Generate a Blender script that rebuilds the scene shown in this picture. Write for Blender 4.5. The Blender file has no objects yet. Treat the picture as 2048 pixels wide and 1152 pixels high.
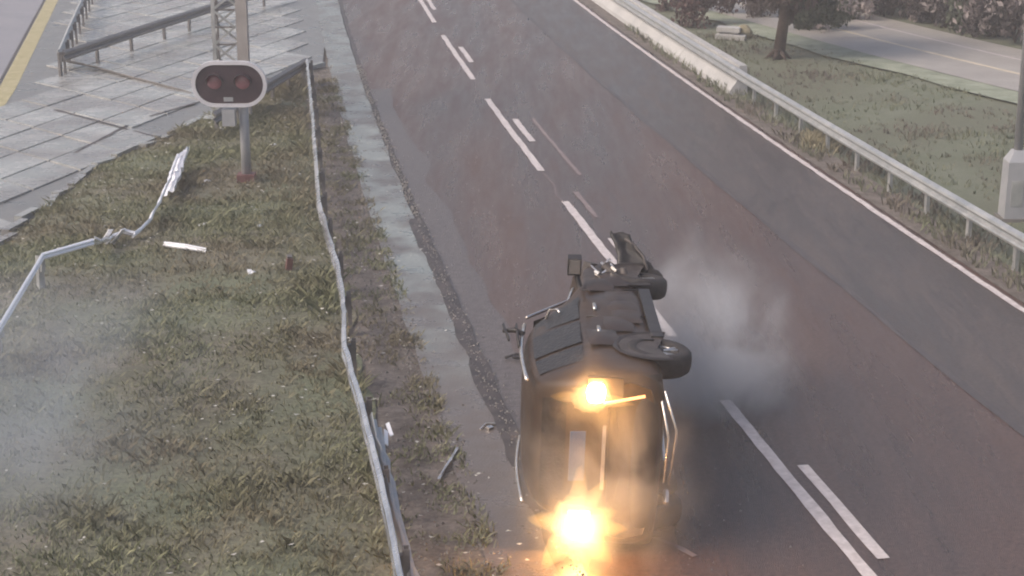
import bpy, bmesh, math, random
import numpy as np
from mathutils import Vector, Matrix, Euler, noise as mnoise
random.seed(7); RNG = np.random.default_rng(7)
R = math.radians
S = bpy.context.scene
COL = S.collection

# ------------------------------------------------------------------ camera
CAM_H = 8.15
FOC = 3500.0 / 2048.0                       # focal length in picture widths
PITCH = math.atan(1019.0 / 3500.0)          # downward tilt
cam_d = bpy.data.cameras.new('camera')
cam_d.sensor_width = 36.0
cam_d.lens = 36.0 * FOC
cam_d.clip_end = 1500
cam = bpy.data.objects.new('camera', cam_d)
cam.location = (0, 0, CAM_H)
cam.rotation_euler = (math.pi / 2 - PITCH, 0, 0)
COL.objects.link(cam); S.camera = cam

# ------------------------------------------------------------------ sky, sun, exposure
SUN_EL, SUN_AZ = R(44), R(-112)              # azimuth from +Y towards +X
w = bpy.data.worlds.new('World'); S.world = w; w.use_nodes = True
nt = w.node_tree; bg = nt.nodes['Background']
sky = nt.nodes.new('ShaderNodeTexSky'); sky.sky_type = 'NISHITA'; sky.sun_disc = False
sky.sun_elevation = SUN_EL; sky.sun_rotation = SUN_AZ
sky.air_density = 1.0; sky.dust_density = 5.0; sky.ozone_density = 0.6
nt.links.new(sky.outputs[0], bg.inputs[0]); bg.inputs[1].default_value = 0.12
sl = bpy.data.lights.new('sun', 'SUN'); sl.energy = 1.0; sl.angle = R(28); sl.color = (1.0, 0.93, 0.86)
so = bpy.data.objects.new('sun', sl)
sd = Vector((math.sin(SUN_AZ) * math.cos(SUN_EL), math.cos(SUN_AZ) * math.cos(SUN_EL), math.sin(SUN_EL)))
so.rotation_euler = (-sd).to_track_quat('-Z', 'Y').to_euler(); so.location = sd * 60
COL.objects.link(so)
S.view_settings.view_transform = 'Standard'; S.view_settings.look = 'None'
S.view_settings.gamma = 1.0; S.view_settings.use_curve_mapping = False
S.view_settings.exposure = 0.66
try:
    S.view_settings.use_white_balance = True
    S.view_settings.white_balance_temperature = 6600
    S.view_settings.white_balance_tint = 11
except Exception:
    pass
S.cycles.use_denoising = True
S.cycles.max_bounces = 6
S.cycles.volume_bounces = 1
S.cycles.filter_width = 2.0
S.cycles.volume_step_rate = 2.0

# ------------------------------------------------------------------ helpers
_c, _s = math.cos(PITCH), math.sin(PITCH)
def ray(px, py):
    a = (px - 1024) / 3500.0; b = (py - 576) / 3500.0
    return Vector((a, _c - b * _s, -_s - b * _c))
def P(px, py, z=0.0):
    """survey reading -> world point at height z"""
    d = ray(px, py); t = (z - CAM_H) / d.z
    return Vector((d.x * t, d.y * t, z))
def at(px, py, Y):
    d = ray(px, py); t = Y / d.y
    return Vector((d.x * t, Y, CAM_H + d.z * t))
def xc(Y):                                   # lane divider of the main road
    return 4.31427e-4 * Y * Y - 0.1814368 * Y + 6.7657621
def road_pt(Y, off, z=0.0):
    sl_ = 2 * 4.31427e-4 * Y - 0.1814368
    n = Vector((1, -sl_, 0)).normalized()
    return Vector((xc(Y), Y, 0)) + n * off + Vector((0, 0, z))

def tag(o, label=None, cat=None, group=None, kind=None):
    if label: o['label'] = label
    if cat: o['category'] = cat
    if group: o['group'] = group
    if kind: o['kind'] = kind
    return o
def empty(name, loc):
    o = bpy.data.objects.new(name, None); o.location = loc; o.empty_display_size = 0.3
    COL.objects.link(o); return o
def mesh_obj(name, verts, faces, mat, parent=None, origin=None, smooth=False):
    """verts in world space; parent empties carry no rotation"""
    me = bpy.data.meshes.new(name)
    base = Vector(origin) if origin is not None else Vector((0, 0, 0))
    poff = Vector(parent.location) if parent is not None else Vector((0, 0, 0))
    if origin is None and parent is not None: base = poff
    me.from_pydata([tuple(Vector(v) - base) for v in verts], [], [tuple(f) for f in faces])
    me.update()
    if smooth:
        for p in me.polygons: p.use_smooth = True
    o = bpy.data.objects.new(name, me)
    if mat: me.materials.append(mat)
    COL.objects.link(o)
    if parent is not None:
        o.parent = parent; o.location = base - poff
    else:
        o.location = base
    return o
def inst(name, me, loc, parent=None, rot=(0, 0, 0), scale=(1, 1, 1)):
    o = bpy.data.objects.new(name, me); COL.objects.link(o)
    o.rotation_euler = rot; o.scale = scale
    if parent is not None:
        o.parent = parent; o.location = Vector(loc) - parent.location
    else: o.location = loc
    return o

class MB:
    def __init__(s): s.v = []; s.f = []
    def add(s, vs, fs):
        n = len(s.v); s.v += [tuple(v) for v in vs]; s.f += [tuple(i + n for i in f) for f in fs]; return s
    def box(s, c, size, rot=None):
        hx, hy, hz = size[0] / 2, size[1] / 2, size[2] / 2
        vs = [Vector((x, y, z)) for x in (-hx, hx) for y in (-hy, hy) for z in (-hz, hz)]
        if rot is not None:
            m = rot if isinstance(rot, Matrix) else Euler(rot).to_matrix()
            vs = [m @ v for v in vs]
        c = Vector(c)
        return s.add([v + c for v in vs], [(0, 1, 3, 2), (4, 6, 7, 5), (0, 4, 5, 1), (2, 3, 7, 6), (0, 2, 6, 4), (1, 5, 7, 3)])
    def tube(s, pts, r, n=8, cap=True):
        pts = [Vector(p) for p in pts]
        rs = r if isinstance(r, (list, tuple)) else [r] * len(pts)
        rings = []
        for i, p in enumerate(pts):
            t = (pts[min(i + 1, len(pts) - 1)] - pts[max(i - 1, 0)]).normalized()
            a = t.orthogonal().normalized() if abs(t.z) > 0.95 else t.cross(Vector((0, 0, 1))).normalized()
            b = t.cross(a)
            rings.append([p + (a * math.cos(k * 2 * math.pi / n) + b * math.sin(k * 2 * math.pi / n)) * rs[i] for k in range(n)])
        vs = [v for r_ in rings for v in r_]; fs = []
        for i in range(len(pts) - 1):
            for k in range(n):
                fs.append((i * n + k, i * n + (k + 1) % n, (i + 1) * n + (k + 1) % n, (i + 1) * n + k))
        if cap: fs.append(tuple(range(n))[::-1]); fs.append(tuple((len(pts) - 1) * n + k for k in range(n)))
        return s.add(vs, fs)
    def bar(s, a, b, wd, ht):
        a, b = Vector(a), Vector(b); t = (b - a); L = t.length; t.normalize()
        sd_ = t.cross(Vector((0, 0, 1)))
        sd_ = sd_.normalized() if sd_.length > 1e-3 else Vector((1, 0, 0))
        up = sd_.cross(t)
        m = Matrix((sd_, t, up)).transposed()
        return s.box((a + b) / 2, (wd, L, ht), m)
    def build(s, name, mat, parent=None, origin=None, smooth=False):
        return mesh_obj(name, s.v, s.f, mat, parent, origin, smooth)

# ------------------------------------------------------------------ materials
def mat(name, col, col2=None, scale=4.0, rough=0.7, metal=0.0, bump=0.0, bscale=60.0, detail=6.0, spec=0.5, rvar=0.0, col3=None, scale3=0.3, stretch=None, grain=0.0, objvar=0.0):
    m = bpy.data.materials.new(name); m.use_nodes = True
    t = m.node_tree; b = t.nodes['Principled BSDF']
    b.inputs['Base Color'].default_value = (*col, 1); b.inputs['Roughness'].default_value = rough
    b.inputs['Metallic'].default_value = metal; b.inputs['Specular IOR Level'].default_value = spec
    tc = t.nodes.new('ShaderNodeNewGeometry')
    src = tc.outputs['Position']
    if stretch:
        mp = t.nodes.new('ShaderNodeMapping'); mp.inputs['Scale'].default_value = stretch[0:3]
        mp.inputs['Rotation'].default_value = (0, 0, stretch[3] if len(stretch) > 3 else 0)
        t.links.new(src, mp.inputs[0]); src = mp.outputs[0]
    n = t.nodes.new('ShaderNodeTexNoise'); n.inputs['Scale'].default_value = scale; n.inputs['Detail'].default_value = detail
    n.inputs['Roughness'].default_value = 0.65
    t.links.new(src, n.inputs['Vector'])
    if col2:
        r = t.nodes.new('ShaderNodeValToRGB')
        r.color_ramp.elements[0].position = 0.36; r.color_ramp.elements[1].position = 0.64
        r.color_ramp.elements[0].color = (*col, 1); r.color_ramp.elements[1].color = (*col2, 1)
        t.links.new(n.outputs['Fac'], r.inputs[0])
        out = r.outputs[0]
        if col3:
            n3 = t.nodes.new('ShaderNodeTexNoise'); n3.inputs['Scale'].default_value = scale3; n3.inputs['Detail'].default_value = 4
            t.links.new(src, n3.inputs['Vector'])
            r3 = t.nodes.new('ShaderNodeValToRGB')
            r3.color_ramp.elements[0].position = 0.42; r3.color_ramp.elements[1].position = 0.60
            t.links.new(n3.outputs['Fac'], r3.inputs[0])
            mx = t.nodes.new('ShaderNodeMix'); mx.data_type = 'RGBA'
            t.links.new(r3.outputs[0], mx.inputs['Factor']); t.links.new(out, mx.inputs['A'])
            mx.inputs['B'].default_value = (*col3, 1); out = mx.outputs['Result']
        if grain:               # aggregate
            ng = t.nodes.new('ShaderNodeTexNoise'); ng.inputs['Scale'].default_value = 16.0; ng.inputs['Detail'].default_value = 6; ng.inputs['Roughness'].default_value = .8
            t.links.new(tc.outputs['Position'], ng.inputs['Vector'])
            gr = t.nodes.new('ShaderNodeMapRange'); gr.inputs['From Min'].default_value = .3; gr.inputs['From Max'].default_value = .7; gr.inputs['To Min'].default_value = 1 - grain; gr.inputs['To Max'].default_value = 1 + grain
            t.links.new(ng.outputs['Fac'], gr.inputs['Value'])
            vm = t.nodes.new('ShaderNodeVectorMath'); vm.operation = 'SCALE'; t.links.new(out, vm.inputs[0]); t.links.new(gr.outputs[0], vm.inputs['Scale']); out = vm.outputs[0]
        if objvar:
            oi = t.nodes.new('ShaderNodeObjectInfo'); gr = t.nodes.new('ShaderNodeMapRange'); gr.inputs['To Min'].default_value = 1 - objvar; gr.inputs['To Max'].default_value = 1 + objvar
            t.links.new(oi.outputs['Random'], gr.inputs['Value'])
            vm = t.nodes.new('ShaderNodeVectorMath'); vm.operation = 'SCALE'; t.links.new(out, vm.inputs[0]); t.links.new(gr.outputs[0], vm.inputs['Scale']); out = vm.outputs[0]
        t.links.new(out, b.inputs['Base Color'])
    if rvar:
        mr = t.nodes.new('ShaderNodeMapRange'); mr.inputs['To Min'].default_value = max(0.03, rough - rvar); mr.inputs['To Max'].default_value = min(1, rough + rvar)
        mr.inputs['From Min'].default_value = 0.35; mr.inputs['From Max'].default_value = 0.65
        t.links.new(n.outputs['Fac'], mr.inputs['Value']); t.links.new(mr.outputs[0], b.inputs['Roughness'])
    if bump:
        nb = t.nodes.new('ShaderNodeTexNoise'); nb.inputs['Scale'].default_value = bscale; nb.inputs['Detail'].default_value = 4
        t.links.new(tc.outputs['Position'], nb.inputs['Vector'])
        bp = t.nodes.new('ShaderNodeBump'); bp.inputs['Strength'].default_value = bump; bp.inputs['Distance'].default_value = 0.02
        t.links.new(nb.outputs['Fac'], bp.inputs['Height']); t.links.new(bp.outputs[0], b.inputs['Normal'])
    return m
def emit(name, col, strength):
    m = bpy.data.materials.new(name); m.use_nodes = True
    b = m.node_tree.nodes['Principled BSDF']
    b.inputs['Base Color'].default_value = (*col, 1); b.inputs['Roughness'].default_value = 0.2
    b.inputs['Emission Color'].default_value = (*col, 1); b.inputs['Emission Strength'].default_value = strength
    return m
M = dict(
    soil=mat('soil', (0.085, 0.070, 0.060), (0.165, 0.142, 0.126), 2.6, 0.85, bump=0.6, bscale=18, grain=.5),
    earth=mat('verge_earth', (0.10, 0.098, 0.066), (0.155, 0.138, 0.105), 1.1, 0.9, bump=0.7, bscale=14, col3=(0.115, 0.128, 0.082), scale3=0.3, grain=.6),
    asphalt=mat('lane_asphalt', (0.064, 0.044, 0.039), (0.098, 0.069, 0.062), 0.8, 0.34, bump=0.5, bscale=70, rvar=0.14, col3=(0.100, 0.060, 0.047), scale3=0.22, stretch=(2.2, 0.22, 1, R(-8)), grain=0.6),
    shoulder=mat('shoulder_asphalt', (0.067, 0.053, 0.048), (0.097, 0.078, 0.071), 0.9, 0.40, bump=0.5, bscale=70, rvar=0.12, stretch=(2.2, 0.3, 1, R(-8)), grain=0.5),
    mud=mat('washed_mud', (0.105, 0.086, 0.075), (0.16, 0.135, 0.125), 1.3, 0.6, bump=0.5, bscale=22),
    softseam=mat('old_joint', (0.062, 0.050, 0.047), (0.085, 0.069, 0.064), 2.0, 0.45),
    seam=mat('tar_seam', (0.030, 0.024, 0.023), (0.08, 0.064, 0.058), 3.0, 0.5),
    gutter=mat('gutter_concrete', (0.18, 0.198, 0.19), (0.265, 0.285, 0.274), 1.6, 0.33, bump=0.4, bscale=30, rvar=0.12, col3=(0.13, 0.118, 0.11), scale3=1.0, grain=.4),
    wetedge=mat('wet_gravel_edge', (0.075, 0.060, 0.057), (0.135, 0.115, 0.11), 9.0, 0.36, bump=0.8, bscale=30),
    paint=mat('road_paint', (0.45, 0.40, 0.39), (0.62, 0.56, 0.55), 7.0, 0.55, bump=0.2, bscale=90),
    oldpaint=mat('worn_paint', (0.17, 0.13, 0.125), (0.23, 0.18, 0.175), 6.0, 0.55),
    ypaint=mat('yellow_paint', (0.33, 0.29, 0.14), (0.42, 0.37, 0.22), 2.5, 0.6),
    cpaint=mat('cream_paint', (0.50, 0.44, 0.33), (0.62, 0.54, 0.42), 2.5, 0.6),
    slab=mat('slab_concrete', (0.27, 0.28, 0.27), (0.37, 0.375, 0.365), 1.3, 0.27, bump=0.25, bscale=35, rvar=0.14, col3=(0.22, 0.212, 0.205), scale3=0.5, grain=.12, objvar=.14),
    pavebase=mat('path_screed', (0.14, 0.14, 0.135), (0.19, 0.188, 0.182), 1.3, 0.35, bump=0.25, bscale=35, rvar=0.12),
    joint=mat('joint_dirt', (0.10, 0.095, 0.088), (0.17, 0.16, 0.15), 2.0, 0.8),
    sidert=mat('side_road_asphalt', (0.31, 0.285, 0.26), (0.37, 0.345, 0.315), 0.8, 0.5, bump=0.2, bscale=90),
    greyrt=mat('grey_carriageway', (0.22, 0.215, 0.235), (0.27, 0.26, 0.275), 0.7, 0.5),
    galv=mat('galvanised_steel', (0.36, 0.37, 0.37), (0.50, 0.50, 0.49), 3.5, 0.42, metal=0.55, rvar=0.12),
    galvm=mat('dull_steel', (0.42, 0.415, 0.42), (0.76, 0.75, 0.76), 1.2, 0.26, metal=0.8, rvar=0.1),
    galvd=mat('weathered_steel', (0.14, 0.13, 0.13), (0.24, 0.225, 0.215), 4.0, 0.5, metal=0.4, rvar=0.1),
    bright=mat('bare_bright_steel', (0.88, 0.88, 0.92), (0.93, 0.93, 0.95), 6.0, 0.25, metal=0.2),
    palebar=mat('pale_barrier_concrete', (0.36, 0.355, 0.35), (0.45, 0.44, 0.43), 1.0, 0.7, bump=0.2),
    white=mat('white_enamel', (0.50, 0.49, 0.52), (0.62, 0.60, 0.63), 3.0, 0.4),
    board=mat('signal_board_black', (0.040, 0.026, 0.034), (0.065, 0.042, 0.052), 3.0, 0.3),
    lens=mat('red_lens', (0.26, 0.09, 0.11), (0.34, 0.14, 0.16), 5.0, 0.12, spec=0.8),
    maroon=mat('maroon_paint', (0.11, 0.045, 0.045), (0.16, 0.075, 0.07), 3.0, 0.6),
    greyp=mat('grey_pole_paint', (0.33, 0.335, 0.35), (0.40, 0.40, 0.415), 2.0, 0.5, metal=0.2),
    browncol=mat('brownish_column', (0.27, 0.245, 0.23), (0.34, 0.31, 0.295), 2.0, 0.6),
    bark=mat('bark', (0.04, 0.026, 0.020), (0.075, 0.05, 0.04), 8.0, 0.9, bump=0.5, bscale=40),
    leafr=mat('reddish_leaf', (0.060, 0.030, 0.028), (0.11, 0.058, 0.050), 1.4, 0.7),
    leafb=mat('brown_leaf', (0.045, 0.030, 0.027), (0.085, 0.06, 0.05), 1.4, 0.7),
    leafg=mat('dark_green_leaf', (0.045, 0.055, 0.035), (0.085, 0.10, 0.06), 1.4, 0.7),
    leafp=mat('pale_twig', (0.24, 0.20, 0.19), (0.33, 0.28, 0.27), 2.0, 0.7),
    leafd=mat('purple_grey_leaf', (0.035, 0.026, 0.027), (0.075, 0.056, 0.056), 1.6, 0.7),
    grass=mat('verge_grass', (0.100, 0.116, 0.058), (0.25, 0.25, 0.15), 5.0, 0.65, col3=(0.172, 0.150, 0.098), scale3=0.28),
    drygrass=mat('dry_grass', (0.24, 0.21, 0.13), (0.36, 0.32, 0.22), 6.0, 0.7),
    grassg=mat('right_verge_grass', (0.115, 0.13, 0.075), (0.18, 0.188, 0.125), 0.7, 0.75, col3=(0.13, 0.108, 0.088), scale3=0.3),
    gravel=mat('gravel', (0.10, 0.09, 0.085), (0.24, 0.23, 0.22), 20.0, 0.7),
    litter=mat('pale_litter', (0.36, 0.35, 0.32), (0.5, 0.49, 0.46), 9.0, 0.6),
    rightearth=mat('right_verge_earth', (0.11, 0.125, 0.078), (0.15, 0.16, 0.115), 0.9, 0.85, bump=0.4, bscale=16, col3=(0.12, 0.125, 0.085), scale3=0.3, grain=.35),
    palegrass=mat('pale_green_strip', (0.18, 0.205, 0.145), (0.30, 0.32, 0.245), 1.5, 0.8, bump=0.4, bscale=20),
    carpaint=mat('dark_car_paint', (0.034, 0.022, 0.016), (0.058, 0.038, 0.028), 2.5, 0.40, spec=0.3, rvar=0.1),
    carplastic=mat('black_plastic', (0.018, 0.016, 0.016), (0.035, 0.03, 0.03), 6.0, 0.5),
    under=mat('underbody', (0.045, 0.038, 0.036), (0.10, 0.085, 0.08), 5.0, 0.6, metal=0.3),
    glass=mat('dark_glass', (0.012, 0.011, 0.012), (0.03, 0.026, 0.025), 9.0, 0.35, spec=0.35, bump=0.6, bscale=25),
    tyre=mat('tyre_rubber', (0.018, 0.016, 0.017), (0.035, 0.03, 0.03), 12.0, 0.75, bump=0.3),
    rim=mat('alloy', (0.38, 0.37, 0.37), (0.52, 0.5, 0.5), 6.0, 0.3, metal=0.8),
    plate=mat('number_plate', (0.025, 0.085, 0.19), (0.05, 0.12, 0.24), 6.0, 0.3),
    trim=mat('bright_trim', (0.55, 0.5, 0.46), (0.7, 0.66, 0.62), 6.0, 0.25, metal=0.8),
    lamp_hot=emit('lit_lamp_amber', (1.0, 0.50, 0.15), 430.0),
    lamp_core=emit('lit_lamp_core', (1.0, 0.85, 0.6), 12.0),
    lamp_strip=emit('lit_lamp_strip', (1.0, 0.42, 0.16), 1.6),
)

def muddy(m, mud):            # silt washed over the near part of the gutter
    t = m.node_tree; b_ = t.nodes['Principled BSDF']; old = b_.inputs['Base Color'].links[0].from_socket
    g_ = t.nodes.new('ShaderNodeNewGeometry'); sp = t.nodes.new('ShaderNodeSeparateXYZ'); t.links.new(g_.outputs['Position'], sp.inputs[0])
    n_ = t.nodes.new('ShaderNodeTexNoise'); n_.inputs['Scale'].default_value = 1.1; n_.inputs['Detail'].default_value = 6; t.links.new(g_.outputs['Position'], n_.inputs['Vector'])
    a_ = t.nodes.new('ShaderNodeMath'); a_.operation = 'MULTIPLY_ADD'; a_.inputs[1].default_value = 9.0; t.links.new(n_.outputs['Fac'], a_.inputs[0]); t.links.new(sp.outputs['Y'], a_.inputs[2])
    r_ = t.nodes.new('ShaderNodeMapRange'); r_.inputs['From Min'].default_value = 33.5; r_.inputs['From Max'].default_value = 25.5; t.links.new(a_.outputs[0], r_.inputs['Value'])
    x_ = t.nodes.new('ShaderNodeMix'); x_.data_type = 'RGBA'; t.links.new(r_.outputs[0], x_.inputs['Factor']); t.links.new(old, x_.inputs['A']); x_.inputs['B'].default_value = (*mud, 1)
    t.links.new(x_.outputs['Result'], b_.inputs['Base Color'])
muddy(M['gutter'], (0.135, 0.112, 0.100))

# ------------------------------------------------------------------ ground strips
def strip(name, Ys, left, right, z, m, parent=None, kind='structure', crown=0.0):
    vs, fs = [], []
    for Y in Ys:
        a = left(Y); b = right(Y)
        vs += [(a.x, a.y, z), (b.x, b.y, z)]
    for i in range(len(Ys) - 1):
        fs.append((2 * i, 2 * i + 1, 2 * i + 3, 2 * i + 2))
    o = mesh_obj(name, vs, fs, m, parent)
    if kind and parent is None: o['kind'] = kind
    return o
YS = [-10 + 2.5 * i for i in range(73)]
mesh_obj('ground', [(-500, -150, -0.06), (500, -150, -0.06), (500, 900, -0.06), (-500, 900, -0.06)], [(0, 1, 2, 3)], M['soil'])['kind'] = 'structure'
road = strip('main_road', YS, lambda Y: road_pt(Y, -3.05), lambda Y: road_pt(Y, 6.3), 0.0, M['asphalt'])
sh = strip('hard_shoulder', YS, lambda Y: road_pt(Y, 3.5), lambda Y: road_pt(Y, 5.78), 0.004, M['shoulder'], road)
strip('asphalt_seam', YS, lambda Y: road_pt(Y, 3.40 + .03 * math.sin(Y)), lambda Y: road_pt(Y, 3.52 + .03 * math.sin(Y * 1.7)), 0.0065, M['softseam'], road)
def line(name, off, wd, y0, y1, m, z=0.008, parent=road, n=6):
    ys = [y0 + (y1 - y0) * i / n for i in range(n + 1)]
    # ragged worn outline
    vs, fs = [], []
    k = max(2, int((y1 - y0) / 0.35))
    for i in range(k + 1):
        Y = y0 + (y1 - y0) * i / k
        j1, j2 = random.uniform(-.012, .012), random.uniform(-.012, .012)
        a = road_pt(Y, off - wd / 2 + j1, z); b = road_pt(Y, off + wd / 2 + j2, z)
        vs += [a, b]
        if i: fs.append((2 * i - 2, 2 * i - 1, 2 * i + 1, 2 * i))
    return mesh_obj(name, vs, fs, m, parent)
for y0 in (13.9, 25.35, 37.04, 49.0, 61.0, 73, 85): line('lane_dash', 0.0, 0.16, y0, y0 + (8.6 if y0 < 20 else 8.85), M['paint'])
for y0, y1 in ((17.4, 20.1), (29.0, 31.2), (40.2, 43.0), (52.1, 55.2), (64.5, 67.6)): line('lane_dash', 0.31, 0.15, y0, y1, M['paint'])
line('worn_lane_dash', 0.36, 0.10, 32.8, 35.0, M['oldpaint'])
line('worn_lane_dash', 0.75, 0.10, 36.5, 43.0, M['oldpaint'])
line('edge_line', 5.86, 0.13, -8, 140, M['paint'])
# shoulder beyond the edge line is a soil lip, gutter on the other side
strip('gravel_margin', YS, lambda Y: road_pt(Y, 6.02), lambda Y: road_pt(Y, 6.75), 0.012, M['soil'])
# left: broken wet edge, dark kerb line, concrete gutter, soil strip
def strip_noise(name, ys, o1, o2, z, m, a1=0.0, a2=0.0, sc=0.8, parent=None):
    vs, fs = [], []
    for i, Y in enumerate(ys):
        e1 = a1 * mnoise.noise((Y * sc, 3.1, o1)); e2 = a2 * mnoise.noise((Y * sc, 7.7, o2))
        vs += [road_pt(Y, o1 + e1, z), road_pt(Y, o2 + e2, z)]
        if i: fs.append((2 * i - 2, 2 * i - 1, 2 * i + 1, 2 * i))
    o = mesh_obj(name, vs, fs, m, parent)
    if parent is None: o['kind'] = 'structure'
    return o
YF = [-5 + 0.35 * i for i in range(330)]
gut = strip_noise('gutter', YF, -3.95, -3.14, 0.03, M['gutter'], 0.05, 0.04)
mesh_obj('kerb_face', [p for Y in YF for p in (road_pt(Y, -3.14 + 0.04 * mnoise.noise((Y * .8, 7.7, -3.14)), 0.03), road_pt(Y, -3.04, -0.02))],
         [(2 * i - 2, 2 * i - 1, 2 * i + 1, 2 * i) for i in range(1, len(YF))], M['seam'], gut)
strip_noise('near_kerb_strip', [y for y in YF if y < 33.5], -3.24, -2.98, 0.034, M['seam'], 0.10, 0.05, 1.2, gut)  # wider dark band along the near kerb edge
strip_noise('kerb_line', YF, -3.10, -2.98, 0.006, M['seam'], 0.03, 0.05, 1.5, gut)  # thin dark line along the whole kerb edge
strip_noise('wet_edge', [y for y in YF if 20 < y < 48], -3.0, -2.45, 0.005, M['wetedge'], 0.0, 0.25, 0.6, road)
strip_noise('soil_strip', [y for y in YF if y < 50], -6.2, -3.9, 0.02, M['soil'], 0.3, 0.1, 0.5)

# ------------------------------------------------------------------ left verge (grass island between the rails)
PATH_EDGE = [(10, -10.5), (26, -9.7), (30.8, -9.32), (33.9, -9.19), (37.66, -9.0), (40.4, -8.15), (44.3, -7.48), (47.9, -6.68), (50.7, -6.03), (51.5, -5.6), (56, -6.0), (62, -6.75), (70, -7.75), (140, -16)]
def path_x(Y): return float(np.interp(Y, [p[0] for p in PATH_EDGE], [p[1] for p in PATH_EDGE]))
def verge_z(x, Y):
    xl = path_x(Y); xr = road_pt(Y, -4.9).x; u = (x - xl) / max(.05, xr - xl)
    e = max(0.0, min(1.0, 5 * min(u, 1 - u)))
    return 0.045 + e * (0.05 + 0.10 * (mnoise.noise((x * .6, Y * .6, 2)) * .5 + .5) + 0.05 * mnoise.noise((x * 2.3, Y * 2.3, 5)))
vs, fs = [], []
NYV, NXV = 150, 44
for j in range(NYV + 1):
    Y = 8 + 42.3 * j / NYV
    xl = path_x(Y) - 0.02 + 0.18 * mnoise.noise((Y * 0.9, 1.5, 0)); xr = max(xl + 0.05, road_pt(Y, -4.9).x + 0.25 * mnoise.noise((Y * .7, 4, 0)))
    for i in range(NXV + 1):
        u = i / NXV; x = xl + (xr - xl) * u
        vs.append((x, Y, verge_z(x, Y)))
for j in range(NYV):
    for i in range(NXV):
        a = j * (NXV + 1) + i; fs.append((a, a + 1, a + NXV + 2, a + NXV + 1))
verge = mesh_obj('verge', vs, fs, M['earth'], smooth=True); verge['kind'] = 'structure'
VZ = lambda x, y: verge_z(x, y) - 0.01

def blades(name, pts, hmin, hmax, wmin, wmax, m, lean=0.5, per=3):
    vs, fs = [], []
    for (x, y, z, sc) in pts:
        for k in range(per):
            a = random.uniform(0, 2 * math.pi); h = random.uniform(hmin, hmax) * sc; wd = random.uniform(wmin, wmax)
            ox, oy = x + random.gauss(0, .03), y + random.gauss(0, .03)
            lx, ly = math.cos(a), math.sin(a); l = random.uniform(0.1, lean) * h
            px_, py_ = -ly * wd, lx * wd
            n = len(vs)
            vs += [(ox - px_, oy - py_, z), (ox + px_, oy + py_, z), (ox + lx * l * .4 + px_ * .6, oy + ly * l * .4 + py_ * .6, z + h * .6), (ox + lx * l, oy + ly * l, z + h)]
            fs += [(n, n + 1, n + 2), (n, n + 2, n + 3)]
    return mesh_obj(name, vs, fs, m)
gp = []
while len(gp) < 52000:
    Y = random.uniform(12, 49); xl, xr = path_x(Y), road_pt(Y, -4.95).x
    x = random.uniform(-8.2 if Y < 24 else xl, xr)
    if x < xl or abs(x) > Y * 0.33: continue
    d = mnoise.noise((x * .8, Y * .8, 9)) + 0.7 * mnoise.noise((x * 2.5, Y * 2.5, 4)) + .35 * mnoise.noise((x * .25, Y * .25, 44))
    if d < random.uniform(-0.9, 0.4): continue
    gp.append((x, Y, VZ(x, Y), random.choice((.5, .7, .8, 1.0, 1.6)) * (0.65 + 0.8 * max(0, d)) * (1.7 if xr - x < .35 and random.random() < .5 else 1)))
tag(blades('verge_grass', gp, 0.04, 0.12, 0.005, 0.012, M['grass'], 1.3, 3), 'rough olive and brown grass covering the verge beside the bent rail', 'grass', kind='stuff')
gp = []
while len(gp) < 3500:
    Y = random.uniform(13, 49); off = -4.0 - abs(random.gauss(0, .55)) + .1; p_ = road_pt(Y, off)
    if mnoise.noise((p_.x * 1.5, Y * 1.5, 61)) < random.uniform(-.2, .5): continue
    gp.append((p_.x, Y, 0.03, random.choice((.5, .7, 1.1))))
tag(blades('strip_weeds', gp, 0.04, 0.12, 0.005, 0.012, M['grass'], 1.3, 3), 'sparse low weeds on the bare strip between rail and gutter', 'weeds', kind='stuff')
vs, fs = [], []
for k in range(5000):
    Y = random.uniform(13, 52); off = random.choice((random.gauss(-3.95, .12), random.uniform(-5.0, -3.9), random.gauss(-3.08, .07))); p_ = road_pt(Y, off, .025); s_ = random.uniform(.01, .035); n = len(vs); a = random.uniform(0, 6)
    vs += [p_ + Vector((s_ * math.cos(a + q_ * 2.09), s_ * math.sin(a + q_ * 2.09), 0)) for q_ in range(3)] + [p_ + Vector((0, 0, s_ * .9))]
    fs += [(n, n + 1, n + 3), (n + 1, n + 2, n + 3), (n + 2, n, n + 3)]
tag(mesh_obj('gravel', vs, fs, M['gravel']), 'loose grey gravel along both edges of the concrete gutter', 'gravel', kind='stuff')
# pale leaves / litter sprinkled on the verge
vs, fs = [], []
for k in range(2200):
    Y = random.uniform(14, 46); x = random.uniform(path_x(Y), road_pt(Y, -3.2).x)
    if mnoise.noise((x * .5, Y * .5, 30)) < random.uniform(-.3, .4): continue
    z = VZ(x, Y) + random.uniform(.05, .12); s_ = random.uniform(.008, .024); a = random.uniform(0, 6.28); n = len(vs)
    for q in range(4):
        vs.append((x + s_ * math.cos(a + q * 1.57) * (1 if q % 2 else 1.8), Y + s_ * math.sin(a + q * 1.57), z + random.uniform(-.01, .01)))
    fs.append((n, n + 1, n + 2, n + 3))
tag(mesh_obj('fallen_leaves', vs, fs, M['litter']), 'pale fallen leaves and splinters scattered over the grass verge', 'leaves', kind='stuff')

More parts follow.
